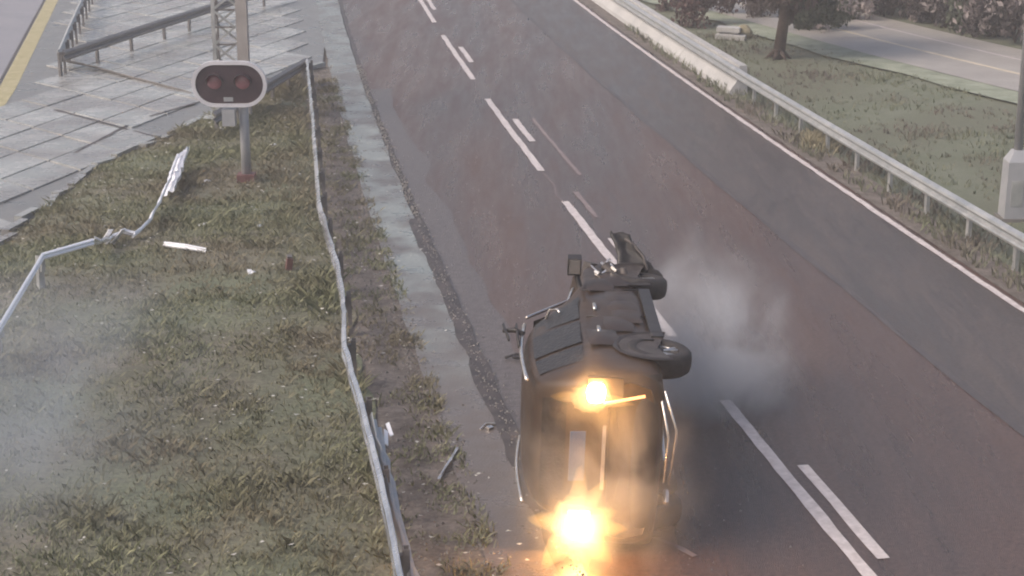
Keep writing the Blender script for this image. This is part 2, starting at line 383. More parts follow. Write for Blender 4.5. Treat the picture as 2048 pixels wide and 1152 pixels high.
# ------------------------------------------------------------------ paved path with slabs
ysP = [8 + 1.0 * i for i in range(110)]
def yel(Y): return float(np.interp(Y, [0, 30, 47.3, 67.5, 130], [-8, -11.2, -13.95, -17.8, -29.8]))
path = strip('paved_path', ysP, lambda Y: Vector((yel(Y), Y, 0)), lambda Y: Vector((path_x(Y), Y, 0)), 0.010, M['pavebase'])
dl = Vector((0.28, 1, 0)).normalized(); dt = Vector((-0.69, 0.72, 0)).normalized()
o0 = Vector((-8.26, 40.72, 0))
slab_me = []
SL, ST = 1.95, 1.35
for var in range(5):
    g = 0.022; vsl = []
    for (a, b) in ((0, 0), (1, 0), (1, 1), (0, 1)):
        aa = g if a == 0 else SL - g; bb = g if b == 0 else ST - g
        p = dl * (aa + random.uniform(-.012, .012)) + dt * (bb + random.uniform(-.012, .012))
        vsl.append(p)
    cen = sum(vsl, Vector()) / 4
    top = [cen + (p - cen) * 0.985 + Vector((0, 0, 0.035 + random.uniform(-.004, .004))) for p in vsl]
    me = bpy.data.meshes.new('slab')
    me.from_pydata([tuple(p) for p in vsl] + [tuple(p) for p in top], [], [(0, 1, 5, 4), (1, 2, 6, 5), (2, 3, 7, 6), (3, 0, 4, 7), (4, 5, 6, 7)])
    me.materials.append(M['slab']); slab_me.append(me)
nsl = 0
for i in range(-14, 22):
    for j in range(-8, 14):
        p = o0 + dl * (i * SL) + dt * (j * ST)
        cs = [p + dl * a + dt * b for a in (0, SL) for b in (0, ST)]
        if all((yel(q.y) + (0.5 if q.y > 45 else -1.5)) < q.x < path_x(q.y) - 0.05 for q in cs) and 22 < p.y < 76:
            inst('slab', slab_me[(i * 7 + j * 3) % 5], p + Vector((0, 0, 0.008 + random.uniform(-.006, .006))), path,
                 rot=(random.gauss(0, .004), random.gauss(0, .004), random.gauss(0, .004)))
            nsl += 1
for (a_, b_) in (((110, 219), (326, 277)), ((150, 305), (255, 250)), ((300, 232), (392, 205))):
    p_, q_ = P(*a_, .052), P(*b_, .052); t_ = (q_ - p_).normalized(); sd_ = Vector((-t_.y, t_.x, 0)) * .045; vs = []; k_ = 14
    for i in range(k_ + 1):
        c_ = p_.lerp(q_, i / k_) + sd_ * .5 * mnoise.noise((i * .6, a_[0], 0)); vs += [c_ - sd_ * (1 + .4 * mnoise.noise((i, 2, 0))), c_ + sd_]
    mesh_obj('dark_crack', vs, [(2 * i, 2 * i + 1, 2 * i + 3, 2 * i + 2) for i in range(k_)], M['seam'], path)
# broken edging stones of the path
em = MB().box((0, 0, 0.05), (0.16, 0.92, 0.13)).build('edging_stone', M['slab']); me_edge = em.data; bpy.data.objects.remove(em)
Y = 27.0
while Y < 52:
    p = Vector((path_x(Y), Y, 0.0)); q = Vector((path_x(Y + .5), Y + .5, 0))
    a = math.atan2(-(q.x - p.x), q.y - p.y)
    inst('edging_stone', me_edge, p + Vector((random.gauss(0, .04), 0, random.gauss(0, .012))), path, rot=(random.gauss(0, .04), random.gauss(0, .06), a + random.gauss(0, .05)))
    Y += 0.98 * math.cos(a)
# grey carriageway in the corner and its yellow line
grt = strip('grey_carriageway', ysP, lambda Y: Vector((yel(Y) - 8, Y, 0)), lambda Y: Vector((yel(Y), Y, 0)), 0.006, M['greyrt'])
strip('yellow_line', ysP, lambda Y: Vector((yel(Y) - 0.05, Y, 0)), lambda Y: Vector((yel(Y) + 0.42, Y, 0)), 0.016, M['ypaint'], grt)
strip('seam', ysP, lambda Y: Vector((yel(Y) - 0.16, Y, 0)), lambda Y: Vector((yel(Y) - 0.07, Y, 0)), 0.0165, M['seam'], grt)

# ------------------------------------------------------------------ right side: verge, side road
def r2(t, off, z=0.0):            # side road: t metres along from far to near, off across (positive = away from camera)
    d = Vector((3.11, -9.0, 0)).normalized(); n = Vector((9.0, 3.11, 0)).normalized()
    bend = 0.0035 * max(0, t) ** 2
    return Vector((11.19, 57.94, 0)) + d * t + n * (off + bend) + Vector((0, 0, z))
TS = [-70 + 2.0 * i for i in range(66)]
def strip2(name, o1, o2, z, m, parent=None, wob=0.0):
    vs, fs = [], []
    for i, t in enumerate(TS):
        vs += [r2(t, o1 + wob * mnoise.noise((t * .4, 1, o1)), z), r2(t, o2 + wob * mnoise.noise((t * .4, 5, o2)), z)]
        if i: fs.append((2 * i - 2, 2 * i - 1, 2 * i + 1, 2 * i))
    o = mesh_obj(name, vs, fs, m, parent)
    if parent is None: o['kind'] = 'structure'
    return o
# right verge ground
vs, fs = [], []
NY2, NX2 = 70, 30
for j in range(NY2 + 1):
    Y = 12 + 70 * j / NY2
    xl = road_pt(Y, 6.7).x; xr = 60
    for i in range(NX2 + 1):
        u = (i / NX2) ** 2; x = xl + (xr - xl) * u
        z = -0.005 + (0.03 + 0.05 * mnoise.noise((x * .4, Y * .4, 12))) * min(1, 6 * u)
        vs.append((x, Y, min(z, 0.05)))
for j in range(NY2):
    for i in range(NX2):
        a = j * (NX2 + 1) + i; fs.append((a, a + 1, a + NX2 + 2, a + NX2 + 1))
mesh_obj('right_verge', vs, fs, M['rightearth'], smooth=True)['kind'] = 'structure'
side = strip2('side_road', -1.9, 3.0, 0.085, M['sidert'])
strip2('yellow_line', -0.09, 0.09, 0.090, M['cpaint'], side)
strip2('edge_line', 1.62, 1.74, 0.090, M['paint'], side)
strip2('pale_grass_strip', -3.1, -1.88, 0.075, M['palegrass'], wob=0.5)
gp = []
while len(gp) < 3500:
    Y = random.uniform(22, 60); x = random.uniform(road_pt(Y, 6.3).x, 15)
    if abs(x) > Y * 0.34: continue
    q = Vector((x, Y, 0)) - r2(0, 0); n = Vector((9.0, 3.11, 0)).normalized()
    if q.dot(n) > -2.6: continue
    d = mnoise.noise((x * .5, Y * .5, 19)) + 0.5 * mnoise.noise((x * 2.1, Y * 2.1, 14))
    near = road_pt(Y, 7.4).x > x
    if d < random.uniform(-0.4, 0.5) and not (near and random.random() < 0.6): continue
    gp.append((x, Y, 0.02, 0.8 + 0.8 * max(0, d) + (0.9 if near else 0)))
tag(blades('right_verge_grass', gp, 0.05, 0.14, 0.008, 0.018, M['grassg'], 0.9, 3), 'thin greyish green grass on the verge beyond the pale guard rail', 'grass', kind='stuff')

gp = [(P(1640, 292).x + random.gauss(0, .22), P(1640, 292).y + random.gauss(0, .4), .02, 1.0) for k in range(160)]
tag(blades('dry_grass_clump', gp, 0.12, 0.34, 0.008, 0.018, M['drygrass'], .7, 3), 'pale dry grass clump under the right guard rail', 'grass clump', kind='stuff')
# ------------------------------------------------------------------ guard rails
WP = [(-.155, .0), (-.14, .018), (-.115, .062), (-.075, .076), (-.045, .062), (-.018, .018), (0, .008), (.018, .018), (.045, .062), (.075, .076), (.115, .062), (.14, .018), (.155, .0)]
def wbeam(pts, tilt=0.0, face=1, th=0.012, crumple=0.0, seed=0, ps=1.0):
    """W profile swept along pts (rail centre line); face=+1 ridges point to the right of travel"""
    mb = MB(); pts = [Vector(p) for p in pts]; n = len(WP); vs = []
    for i, p in enumerate(pts):
        t = (pts[min(i + 1, len(pts) - 1)] - pts[max(i - 1, 0)]).normalized()
        sx = t.cross(Vector((0, 0, 1))).normalized() * face; up = Vector((0, 0, 1))
        tl_ = tilt[i] if isinstance(tilt, (list, tuple)) else tilt
        rm = Matrix.Rotation(tl_, 3, t)
        sx, upv = rm @ sx, rm @ up
        cr = crumple * mnoise.noise((i * .9, seed, 0)); sq = 1 - min(.6, abs(cr) * 4)
        for back in (0, 1):
            for (h, d) in WP:
                vs.append(p + upv * (h * sq * ps) + sx * (d * ps + cr - back * th))
    fs = []
    L = 2 * n
    for i in range(len(pts) - 1):
        for k in range(n - 1):
            a = i * L + k; fs.append((a, a + 1, a + L + 1, a + L))
            b = a + n; fs.append((b, b + L, b + L + 1, b + 1))
        for k in (0, n - 1):
            a = i * L + k; fs.append((a, a + L, a + L + n, a + n))
    for i in (0, len(pts) - 1):
        for k in range(n - 1):
            a = i * L + k; fs.append((a, a + n, a + n + 1, a + 1))
    mb.add(vs, fs); return mb
def post_mesh(h=0.86):
    mb = MB()
    mb.box((0, 0, h / 2 - .15), (0.012, 0.12, h)); mb.box((0.034, 0.056, h / 2 - .15), (0.056, 0.010, h - .002)); mb.box((0.034, -0.056, h / 2 - .15), (0.056, 0.010, h - .002))
    mb.box((-0.03, 0, h - .32), (0.05, 0.08, 0.2))
    return mb
_po = post_mesh().build('post', M['galv']); POST = _po.data; bpy.data.objects.remove(_po)
_po = post_mesh().build('post', M['galvd']); POSTD = _po.data; bpy.data.objects.remove(_po)
def resample(pts, step):
    pts = [Vector(p) for p in pts]; out = [pts[0]]
    for a, b in zip(pts, pts[1:]):
        k = max(1, int(round((b - a).length / step)))
        for i in range(1, k + 1): out.append(a.lerp(b, i / k))
    return out
def guard_rail(label, pts, mt, postme, face=1, seclen=4.0, pstep=2.0, zc=0.60, crumple=0.0, smooth_=True, skip=(), cat='guard rail', group=None, step=0.5, ps=1.0):
    pts = resample(pts, step)
    root = tag(empty('guard_rail', (pts[0].x, pts[0].y, 0)), label, cat, group)
    per = max(2, int(seclen / step)); i = 0; k = 0
    while i < len(pts) - 1:
        seg = pts[i:i + per + 1]
        if k not in skip:
            dz = 0.006 * (k % 2)
            o = wbeam([p + Vector((0, 0, zc)) for p in seg], 0.0, face * (1), crumple=crumple, seed=k * 3.3, ps=ps).build('rail_section', mt, root, smooth=False)
        i += per; k += 1
    acc = 0; last = None
    for a, b in zip(pts, pts[1:]):
        if last is None or acc >= pstep - 1e-3:
            t = (b - a).normalized(); ang = math.atan2(t.y, t.x)
            sx = t.cross(Vector((0, 0, 1))) * face
            inst('post', postme, Vector((a.x, a.y, 0)) - sx * 0.075, root, rot=(random.gauss(0, .015), random.gauss(0, .015), math.atan2(-sx.y, -sx.x)))
            acc = 0; last = a
        acc += (b - a).length
    return root
# right rail, beside the shoulder, faces the road (left when travelling away)
guard_rail('long pale steel guard rail along the right shoulder', [road_pt(Y, 6.62) for Y in np.arange(12, 100, 2.0)], M['galv'], POST, face=-1, pstep=2.0, zc=0.62)
# pale concrete barrier foot under the far part of the right rail
vs, fs = [], []
yb = [45.5 + 1.5 * i for i in range(45)]
prof = [(-0.36, 0.0), (-0.34, 0.14), (-0.14, 0.42), (-0.10, 0.80), (0.10, 0.80), (0.14, 0.0)]
b = tag(empty('concrete_barrier', road_pt(45.5, 6.85)), 'pale concrete barrier wall behind the far end of the right guard rail', 'barrier')
for s0 in range(0, 44, 4):
    vs, fs = [], []
    for i, Y in enumerate(yb[s0:s0 + 5]):
        Yq = Y + (0.012 if i == 0 else (-0.012 if i == 4 else 0))
        for (o_, z_) in prof: vs.append(road_pt(Yq, 6.84 + o_, z_))
    n = len(prof); m_ = len(vs) // n
    for i in range(m_ - 1):
        for k in range(n - 1): fs.append((i * n + k, i * n + k + 1, (i + 1) * n + k + 1, (i + 1) * n + k))
    fs.append(tuple(range(n))[::-1]); fs.append(tuple((m_ - 1) * n + k for k in range(n)))
    mesh_obj('barrier_block', vs, fs, M['palebar'], b)
# left rail along the road, bowed by the crash
LR = [(615, 118), (624, 205), (632, 300), (640, 402), (658, 466), (680, 535), (690, 610), (692, 690), (708, 745), (728, 815), (750, 900), (772, 990), (792, 1090), (808, 1170), (830, 1290)]
lrp = [P(x, y, .75) for x, y in LR]; lrp = [Vector((p.x, p.y, 0)) for p in lrp]
guard_rail('dented steel guard rail running between the grass verge and the gutter', lrp, M['galvm'], POSTD, face=1, pstep=2.0, zc=0.64, crumple=0.025, step=0.4, ps=0.75)
# dark short leg of the same island rail, running back behind the signal
guard_rail('short dark guard rail closing the island behind the signal board', [P(615, 116, .75) * 1 - Vector((0.05, 0.02, .75)), P(540, 158, .75) - Vector((0, 0, .75)), P(470, 200, .75) - Vector((0, 0, .75)), P(425, 226, .75) - Vector((0, 0, .75))],
           M['galvd'], POSTD, face=-1, pstep=1.1, zc=0.60)
# left broken rail
q = lambda x, y, z=.75: Vector((P(x, y, z).x, P(x, y, z).y, 0))
guard_rail('kinked bright guard rail still standing on posts at the left edge', [q(-90, 800), q(0, 648), q(85, 507), q(186, 478)], M['bright'], POST, face=1, pstep=3.4, zc=0.70, seclen=4.4, step=0.4, ps=0.38)
# path-side rails, far left
guard_rail('long dark guard rail beside the slab path, far left', [q(125, 102), q(280, 52), q(440, 2), q(560, -35)], M['galvd'], POSTD, face=1, pstep=2.0, zc=0.60)
guard_rail('pale guard rail leading away beside the yellow line', [q(120, 97), q(140, 50), q(163, 0), q(205, -90)], M['galv'], POSTD, face=-1, pstep=1.6, zc=0.60)

# torn rail pieces
def torn(name, pts, m, label, cat='rail piece', group='torn rail pieces on the verge', tilt=0.0, cr=0.03, face=1, seed=1, ps=0.42):
    pts = resample(pts, 0.25)
    o = wbeam(pts, tilt, face, crumple=cr, seed=seed, ps=ps).build(name, m, None, origin=(pts[0].x, pts[0].y, 0))
    return tag(o, label, cat, group)
torn('torn_rail', [P(266, 470, .25), P(292, 448, .35), P(318, 405, .45), P(340, 352, .5), P(352, 318, .55), P(372, 298, .6)], M['bright'], 'curled torn bright rail rising from the grass towards the signal', tilt=R(35), cr=.06)
torn('torn_rail', [P(184, 478, .68), P(200, 484, .4), P(222, 474, .3), P(246, 462, .32), P(270, 468, .22)], M['bright'], 'twisted bright rail joining the standing rail to the curled one', tilt=R(50), cr=.06, seed=9)
torn('torn_rail', [P(336, 382, .3), P(350, 352, .4), P(360, 318, .5), P(367, 300, .6)], M['bright'], 'gleaming white crumpled rail end nearest the signal', tilt=R(60), cr=.08, seed=4, ps=1.0)
torn('torn_rail', [P(328, 488, .2), P(370, 493, .25), P(412, 501, .2)], M['bright'], 'straight white rail strip lying alone on the grass', tilt=R(-30), cr=.0, seed=2, ps=.32)
def shard(p0, p1, wd, label):
    mb = MB().bar(p0, p1, wd, 0.02); mb.bar(Vector(p0).lerp(Vector(p1), .1) + Vector((0, 0, .03)), Vector(p0).lerp(Vector(p1), .8) + Vector((0.02, 0, .035)), wd * .5, 0.02)
    return tag(mb.build('metal_shard', M['bright'], None, origin=(p0.x, p0.y, 0)), label, 'shard', 'bright metal shards')
shard(P(205, 486, .15), P(221, 460, .45), .10, 'left of two upright white shards near the kinked rail')
shard(P(226, 486, .15), P(247, 458, .45), .10, 'right of two upright white shards near the kinked rail')
shard(P(205, 486, .12), P(228, 489, .12), .06, 'small flat shard joining the two upright white shards')
# second rail torn loose beside the roadside rail
torn('loose_rail', [P(752, 840, .62), P(762, 890, .6), P(778, 950, .55), P(790, 1010, .5), P(806, 1075, .45), P(826, 1140, .4), P(850, 1230, .4)], M['galv'], 'loose rail length leaning against the roadside guard rail', group=None, tilt=R(28), cr=.03, seed=8, ps=.75)
o = MB().box((0, 0, 0), (0.06, 0.34, 0.012), (0.2, 0.7, .2)).box((0.03, .22, .02), (0.05, 0.24, 0.012), (0.4, -0.5, .1)).build('splice_plate', M['bright'])
o.location = P(772, 875, .5); tag(o, 'bluish white splice plate sticking out of the dented roadside rail', 'plate')
torn('fallen_rail', [P(135, 122, .2), P(170, 128, .12), P(250, 150, .08), P(320, 168, .06), P(388, 186, .05)], M['galvd'], 'long thin rail fallen across the slab path', group=None, tilt=R(70), cr=.02, seed=6, ps=.6)
# stick on the road edge
o = MB().bar(P(877, 960, .05), P(915, 897, .06), .035, .03).bar(P(882, 950, .06), P(900, 924, .09), .012, .03).build('strip_of_trim', M['trim']); tag(o, 'thin pale strip of trim lying on the wet shoulder left of the car', 'trim strip')
# dark stub left of the rail
stub = tag(empty('broken_post', P(578, 553)), 'short rusty broken post standing in the grass left of the roadside rail', 'post')
MB().box(P(578, 553) + Vector((0, 0, .16)), (.10, .10, .34), (0.1, 0.15, .3)).build('stub', M['maroon'], stub)
MB().box(P(578, 553) + Vector((0.02, 0, .345)), (.085, .085, .05), (0.3, 0.1, .3)).build('torn_top', M['galvd'], stub)
for i, (x, y, s_, lb) in enumerate([(407, 452, .17, 'white block-like fragment on the grass below the signal'), (500, 548, .12, 'white fragment lying left of the broken post'), (440, 262, .14, 'white fragment on the grass right under the signal board'),
                                    (545, 292, .12, 'white fragment on grass between the signal pole and the road rail'), (517, 455, .09, 'small white fragment above the broken post'), (412, 365, .12, 'pale fragment left of the maroon signal foot')]):
    mb = MB().box((0, 0, .03), (s_, s_ * .6, .04), (random.uniform(-.4, .4), random.uniform(-.4, .4), random.uniform(0, 3))).box((s_ * .5, .02, .03), (s_ * .5, s_ * .3, .03), (0.5, 0.3, 1))
    o = mb.build('fragment', M['bright']); o.location = P(x, y, .14); tag(o, lb, 'fragment', 'white crash fragments on the verge')

# ------------------------------------------------------------------ signal
SY = 35.2
bc = at(459, 168, SY); base = P(484, 392)
sig = tag(empty('warning_signal', (base.x, SY, 0)), 'oval dark signal board with white rim and two unlit red lamps', 'signal')
PXM = 3500 / (bc - Vector((0, 0, CAM_H))).length   # only for proportion: reads the board's size
bw, bh = 134 / PXM, 79 / PXM
def stadium(wd, ht, n=16):
    r = ht / 2 * 0.98; r = min(r, ht / 2); c = wd / 2 - r; out = []
    for k in range(n + 1):
        a = -math.pi / 2 + math.pi * k / n; out.append((c + r * math.cos(a), r * math.sin(a)))
    for k in range(n + 1):
        a = math.pi / 2 + math.pi * k / n; out.append((-c + r * math.cos(a), r * math.sin(a)))
    return out
def plate_xz(name, outline, y0, y1, m, parent, cen, hole=None):
    vs = []; n = len(outline)
    for y in (y0, y1):
        vs += [Vector((cen.x + x, cen.y + y, cen.z + z)) for x, z in outline]
    if hole is None:
        fs = [tuple(range(n)), tuple(range(2 * n - 1, n - 1, -1))] + [(i, i + n, (i + 1) % n + n, (i + 1) % n) for i in range(n)]
    else:
        for y in (y0, y1): vs += [Vector((cen.x + x, cen.y + y, cen.z + z)) for x, z in hole]
        fs = []
        for i in range(n):
            j = (i + 1) % n
            fs += [(i, j, j + 2 * n, i + 2 * n), (i + n, i + 3 * n, j + 3 * n, j + n), (i, i + n, j + n, j), (i + 2 * n, j + 2 * n, j + 3 * n, i + 3 * n)]
    return mesh_obj(name, vs, fs, m, parent)
plate_xz('board', stadium(bw, bh), -0.02, 0.03, M['board'], sig, bc)
plate_xz('rim', stadium(bw + .14, bh + .14), -0.06, 0.05, M['white'], sig, bc, hole=stadium(bw - .01, bh - .01))
for k, xo in enumerate((-0.30, 0.27)):
    cen = bc + Vector((xo, -0.03, 0.05)); mb = MB()
    for ri in range(6):
        rr = 0.155 * math.cos(ri / 5 * math.pi / 2 * .98); yy = -0.055 * math.sin(ri / 5 * math.pi / 2)
        mb.v += [(cen.x + rr * math.cos(a * math.pi / 10), cen.y + yy, cen.z + rr * math.sin(a * math.pi / 10)) for a in range(20)]
    for ri in range(5):
        for a in range(20): mb.f.append((ri * 20 + a, ri * 20 + (a + 1) % 20, (ri + 1) * 20 + (a + 1) % 20, (ri + 1) * 20 + a))
    lam = mb.build('lamp_lens', M['lens'], sig, smooth=True)
    hb = MB()   # hood
    n = 14; vs = []
    for yy in (0.0, -0.20):
        for r_ in (0.165, 0.175):
            for a in range(n + 1):
                an = R(-10) + R(200) * a / n; vs.append(cen + Vector((r_ * math.cos(an), yy * (1 if 2 < a < n - 2 else .6), r_ * math.sin(an))))
    L = n + 1; fs = []
    for a in range(n):
        fs += [(a, a + 1, a + 2 * L + 1, a + 2 * L), (a + L, a + 3 * L, a + 3 * L + 1, a + L + 1), (a + 2 * L, a + 2 * L + 1, a + 3 * L + 1, a + 3 * L)]
    hb.add(vs, fs).build('lamp_hood', M['board'], sig)
MB().box(bc + Vector((-.03, -.035, -bh / 2 + .10)), (.19, .02, .085)).build('plate', M['greyp'], sig)
px_ = base.x
MB().tube([(px_, SY + .20, 0), (px_, SY + .20, bc.z + .2)], .10, 14).build('pole', M['greyp'], sig, smooth=True)
MB().box((px_, SY + .20, .16), (.36, .36, .30)).build('foot', M['maroon'], sig)
MB().box((px_ - .12, SY + .07, bc.z), (.7, .06, .08)).box((px_ - .12, SY + .06, bc.z - .25), (.5, .05, .06)).build('bracket', M['galvd'], sig)
MB().box((px_ - .28, SY + .05, bc.z - bh / 2 - .28), (.26, .22, .34)).build('junction_box', M['greyp'], sig)

# ------------------------------------------------------------------ lattice mast
MY = 42.6
ml = at(434, 200, MY).x; mr = at(477, 200, MY).x; md = mr - ml
mast = tag(empty('lattice_mast', ((ml + mr) / 2, MY, 0)), 'tall steel lattice mast with one thick brownish column behind the signal', 'mast')
MH = 9.5
for (x, y, wd, m) in ((ml, MY, .085, 'galv'), (ml, MY + md, .07, 'galvd'), (mr + .0, MY + md, .07, 'galvd')):
    MB().box((x, y, MH / 2), (wd, wd, MH)).build('leg', M[m], mast)
MB().box((mr + .17, MY, MH / 2), (.27, .24, MH + .2)).build('column', M['browncol'], mast)
zb = 0.25; k = 0
while zb < MH - .5:
    for (a, b_) in (((ml, MY), (mr, MY)), ((ml, MY), (ml, MY + md)), ((mr, MY + md), (ml, MY + md))):
        p = Vector((a[0], a[1] , zb)); q_ = Vector((b_[0], b_[1], zb + .42))
        if k % 2: p.z, q_.z = q_.z, p.z
        off = Vector((0, -.05 if a[1] == MY and b_[1] == MY else 0.0, 0))
        MB().bar(p + off, q_ + off, .03, .055).build('brace', M['galv'], mast)
    MB().bar((ml, MY - .02, zb), (mr, MY - .02, zb), .03, .045).build('cross_bar', M['galvd'], mast)
    zb += .42; k += 1
MB().box(((ml + mr) / 2 + .08, MY + md / 2, .06), (md + .8, md + .6, .2)).build('foundation', M['slab'], mast)

# ------------------------------------------------------------------ lamp post on the right
lp = P(2025, 438)
post = tag(empty('lamp_post', (lp.x, lp.y, 0)), 'grey lamp post with a wide square base cabinet at the right edge', 'lamp post')
def taper(mb, c, w0, w1, z0, z1):
    vs = []
    for wd, z in ((w0, z0), (w1, z1)):
        vs += [(c.x - wd / 2, c.y - wd / 2, z), (c.x + wd / 2, c.y - wd / 2, z), (c.x + wd / 2, c.y + wd / 2, z), (c.x - wd / 2, c.y + wd / 2, z)]
    return mb.add(vs, [(3, 2, 1, 0), (4, 5, 6, 7), (0, 1, 5, 4), (1, 2, 6, 5), (2, 3, 7, 6), (3, 0, 4, 7)])
taper(MB(), lp, .58, .56, 0, .06).build('plinth', M['joint'], post)
taper(taper(MB(), lp, .46, .42, .06, 1.15), lp, .42, .2, 1.1505, 1.36).build('base_cabinet', M['greyp'], post)
MB().box((lp.x - .02, lp.y - .228, .55), (.22, .012, .5)).build('access_door', M['galv'], post)
MB().tube([(lp.x, lp.y, 1.3), (lp.x, lp.y, 9.0), (lp.x - .1, lp.y, 9.6), (lp.x - .6, lp.y, 9.9), (lp.x - 1.4, lp.y, 10.0)], [.085, .065, .06, .055, .05], 12).build('pole', M['greyp'], post, smooth=True)
MB().box((lp.x - 1.7, lp.y, 10.0), (.7, .28, .12)).build('lamp_head', M['greyp'], post)

# ------------------------------------------------------------------ vegetation
def leaf_cloud(n, cen, rad, size, clumps=14, shell=0.35):
    cs = []
    for k in range(clumps):
        v = Vector((random.gauss(0, 1), random.gauss(0, 1), random.gauss(0, 1))).normalized() * random.uniform(.35, 0.95)
        cs.append((Vector((v.x * rad[0], v.y * rad[1], v.z * rad[2])) + Vector(cen), random.uniform(.22, .42)))
    vs, fs = [], []
    for i in range(n):
        c_, r_ = random.choice(cs)
        v = Vector((random.gauss(0, 1), random.gauss(0, 1), random.gauss(0, 1))).normalized() * (random.random() ** 0.45) * r_
        p = c_ + Vector((v.x * rad[0], v.y * rad[1], v.z * rad[2]))
        if p.z < 0.03: continue
        e = Euler((random.uniform(0, 6.3), random.uniform(0, 6.3), random.uniform(0, 6.3))).to_matrix(); s_ = size * random.uniform(.6, 1.4)
        k = len(vs)
        vs += [p + e @ Vector((-s_ * .5, 0, 0)), p + e @ Vector((0, -s_ * .3, 0.1 * s_)), p + e @ Vector((s_ * .6, 0, 0)), p + e @ Vector((0, s_ * .3, 0.1 * s_))]
        fs.append((k, k + 1, k + 2, k + 3))
    return vs, fs
def limbs(mb, base_, top, r0, n, spread, h0):
    mb.tube([base_, base_.lerp(top, .35) + Vector((.05, .03, 0)), base_.lerp(top, .7) + Vector((-.04, .05, 0)), top], [r0, r0 * .75, r0 * .5, r0 * .25], 8)
    for k in range(n):
        t = h0 + (0.95 - h0) * k / max(1, n - 1); s_ = base_.lerp(top, t); a = k * 2.4 + random.uniform(-.3, .3)
        e = s_ + Vector((math.cos(a) * spread, math.sin(a) * spread, spread * random.uniform(.1, .6)))
        mb.tube([s_, s_.lerp(e, .5) + Vector((0, 0, .08 * spread)), e], [r0 * .4, r0 * .25, r0 * .1], 5)
# tree
tb = P(1556, 118)
tree = tag(empty('tree', tb), 'dark reddish brown tree standing between the guard rail and side road', 'tree')
mb = MB(); limbs(mb, tb, tb + Vector((.5, .2, 5.6)), .19, 9, 1.5, .30)
for k in range(6):
    a = k * 1.05; mb.tube([tb + Vector((math.cos(a) * .1, math.sin(a) * .1, .25)), tb + Vector((math.cos(a) * .4, math.sin(a) * .4, .0))], [.08, .03], 5)
mb.build('trunk', M['bark'], tree, smooth=True)
vs, fs = leaf_cloud(15000, tb + Vector((.1, .5, 3.1)), (3.1, 2.6, 2.3), .2, 34)
mesh_obj('crown', vs, fs, M['leafb'], tree)
vs, fs = leaf_cloud(1500, tb + Vector((1.1, -.1, 1.55)), (1.0, .9, .75), .13, 10)
mesh_obj('low_foliage', vs, fs, M['leafg'], tree)
def shrub(px, py, rad, leaf, n, label, group, size=.12, lift=.75, twig=True):
    b_ = P(px, py); b_.z = 0.03
    o = tag(empty('shrub', b_), label, 'shrub', group)
    mb = MB()
    for k in range(7):
        a = k * .9 + random.random(); e = b_ + Vector((math.cos(a) * rad[0] * .7, math.sin(a) * rad[1] * .7, rad[2] * random.uniform(.9, 1.6)))
        mb.tube([b_, b_.lerp(e, .5) + Vector((0, 0, .1)), e], [.035, .02, .008], 5)
    mb.build('stems', M['bark'], o)
    vs, fs = leaf_cloud(n, b_ + Vector((0, 0, rad[2] * lift)), rad, size, 16)
    mesh_obj('foliage', vs, fs, leaf, o)['kind'] = 'stuff'
    if twig:
        vs, fs = leaf_cloud(int(n * .14), b_ + Vector((0, -rad[1] * .3, rad[2] * lift)), rad, size * 1.3, 9)
        mesh_obj('pale_twigs', vs, fs, M['leafp'], o)['kind'] = 'stuff'
    return o
for px, py, rad, lb in ((1395, 52, (1.3, 1.2, 1.3), 'reddish shrub hard against the far guard rail'), (1460, 28, (1.2, 1.2, 1.5), 'reddish shrub behind the pale stacked slabs'), (1335, 22, (1.3, 1.3, 1.4), 'farthest reddish shrub at the top edge beside the rail'),
                        (1520, 35, (1.0, 1.0, 1.2), 'brownish shrub just left of the tree trunk')):
    shrub(px, py, rad, M['leafr'] if px < 1500 else M['leafb'], 2600, lb, 'reddish shrubs by the rail', .12, .8, False)
for px, py, rad, lb in ((1640, 62, (1.2, 1.1, 1.0), 'dark green low shrub just right of the tree'), (1690, 40, (1.1, 1.0, 1.0), 'dark green shrub at the near end of the long hedge')):
    shrub(px, py, rad, M['leafg'], 2200, lb, 'dark green shrubs near the tree', .12, .7)
hx = [(1745, 28), (1785, 32), (1825, 40), (1865, 48), (1905, 58), (1945, 68), (1985, 76), (2030, 86), (2080, 98)]
ordn = ['first', 'second', 'third', 'fourth', 'fifth', 'sixth', 'seventh', 'eighth', 'ninth']
for i, (px, py) in enumerate(hx):
    shrub(px, py, (1.05, 1.0, 1.45), M['leafd'] if i != 5 else M['leafg'], 2600, 'purple grey hedge shrub behind the side road, %s from the left' % ordn[i] if i != 5 else 'greener hedge shrub among the purple grey ones behind the side road', 'hedge along the side road', .15, .8)
for i, (px, py) in enumerate([(1740, 0), (1800, 4), (1860, 10), (1920, 20), (1985, 32), (2050, 44)]):
    shrub(px, py, (1.3, 1.2, 2.2), M['leafd'], 2600, 'tall back row hedge shrub at the top right, %s from the left' % ordn[i], 'back row of the hedge', .17, .8)
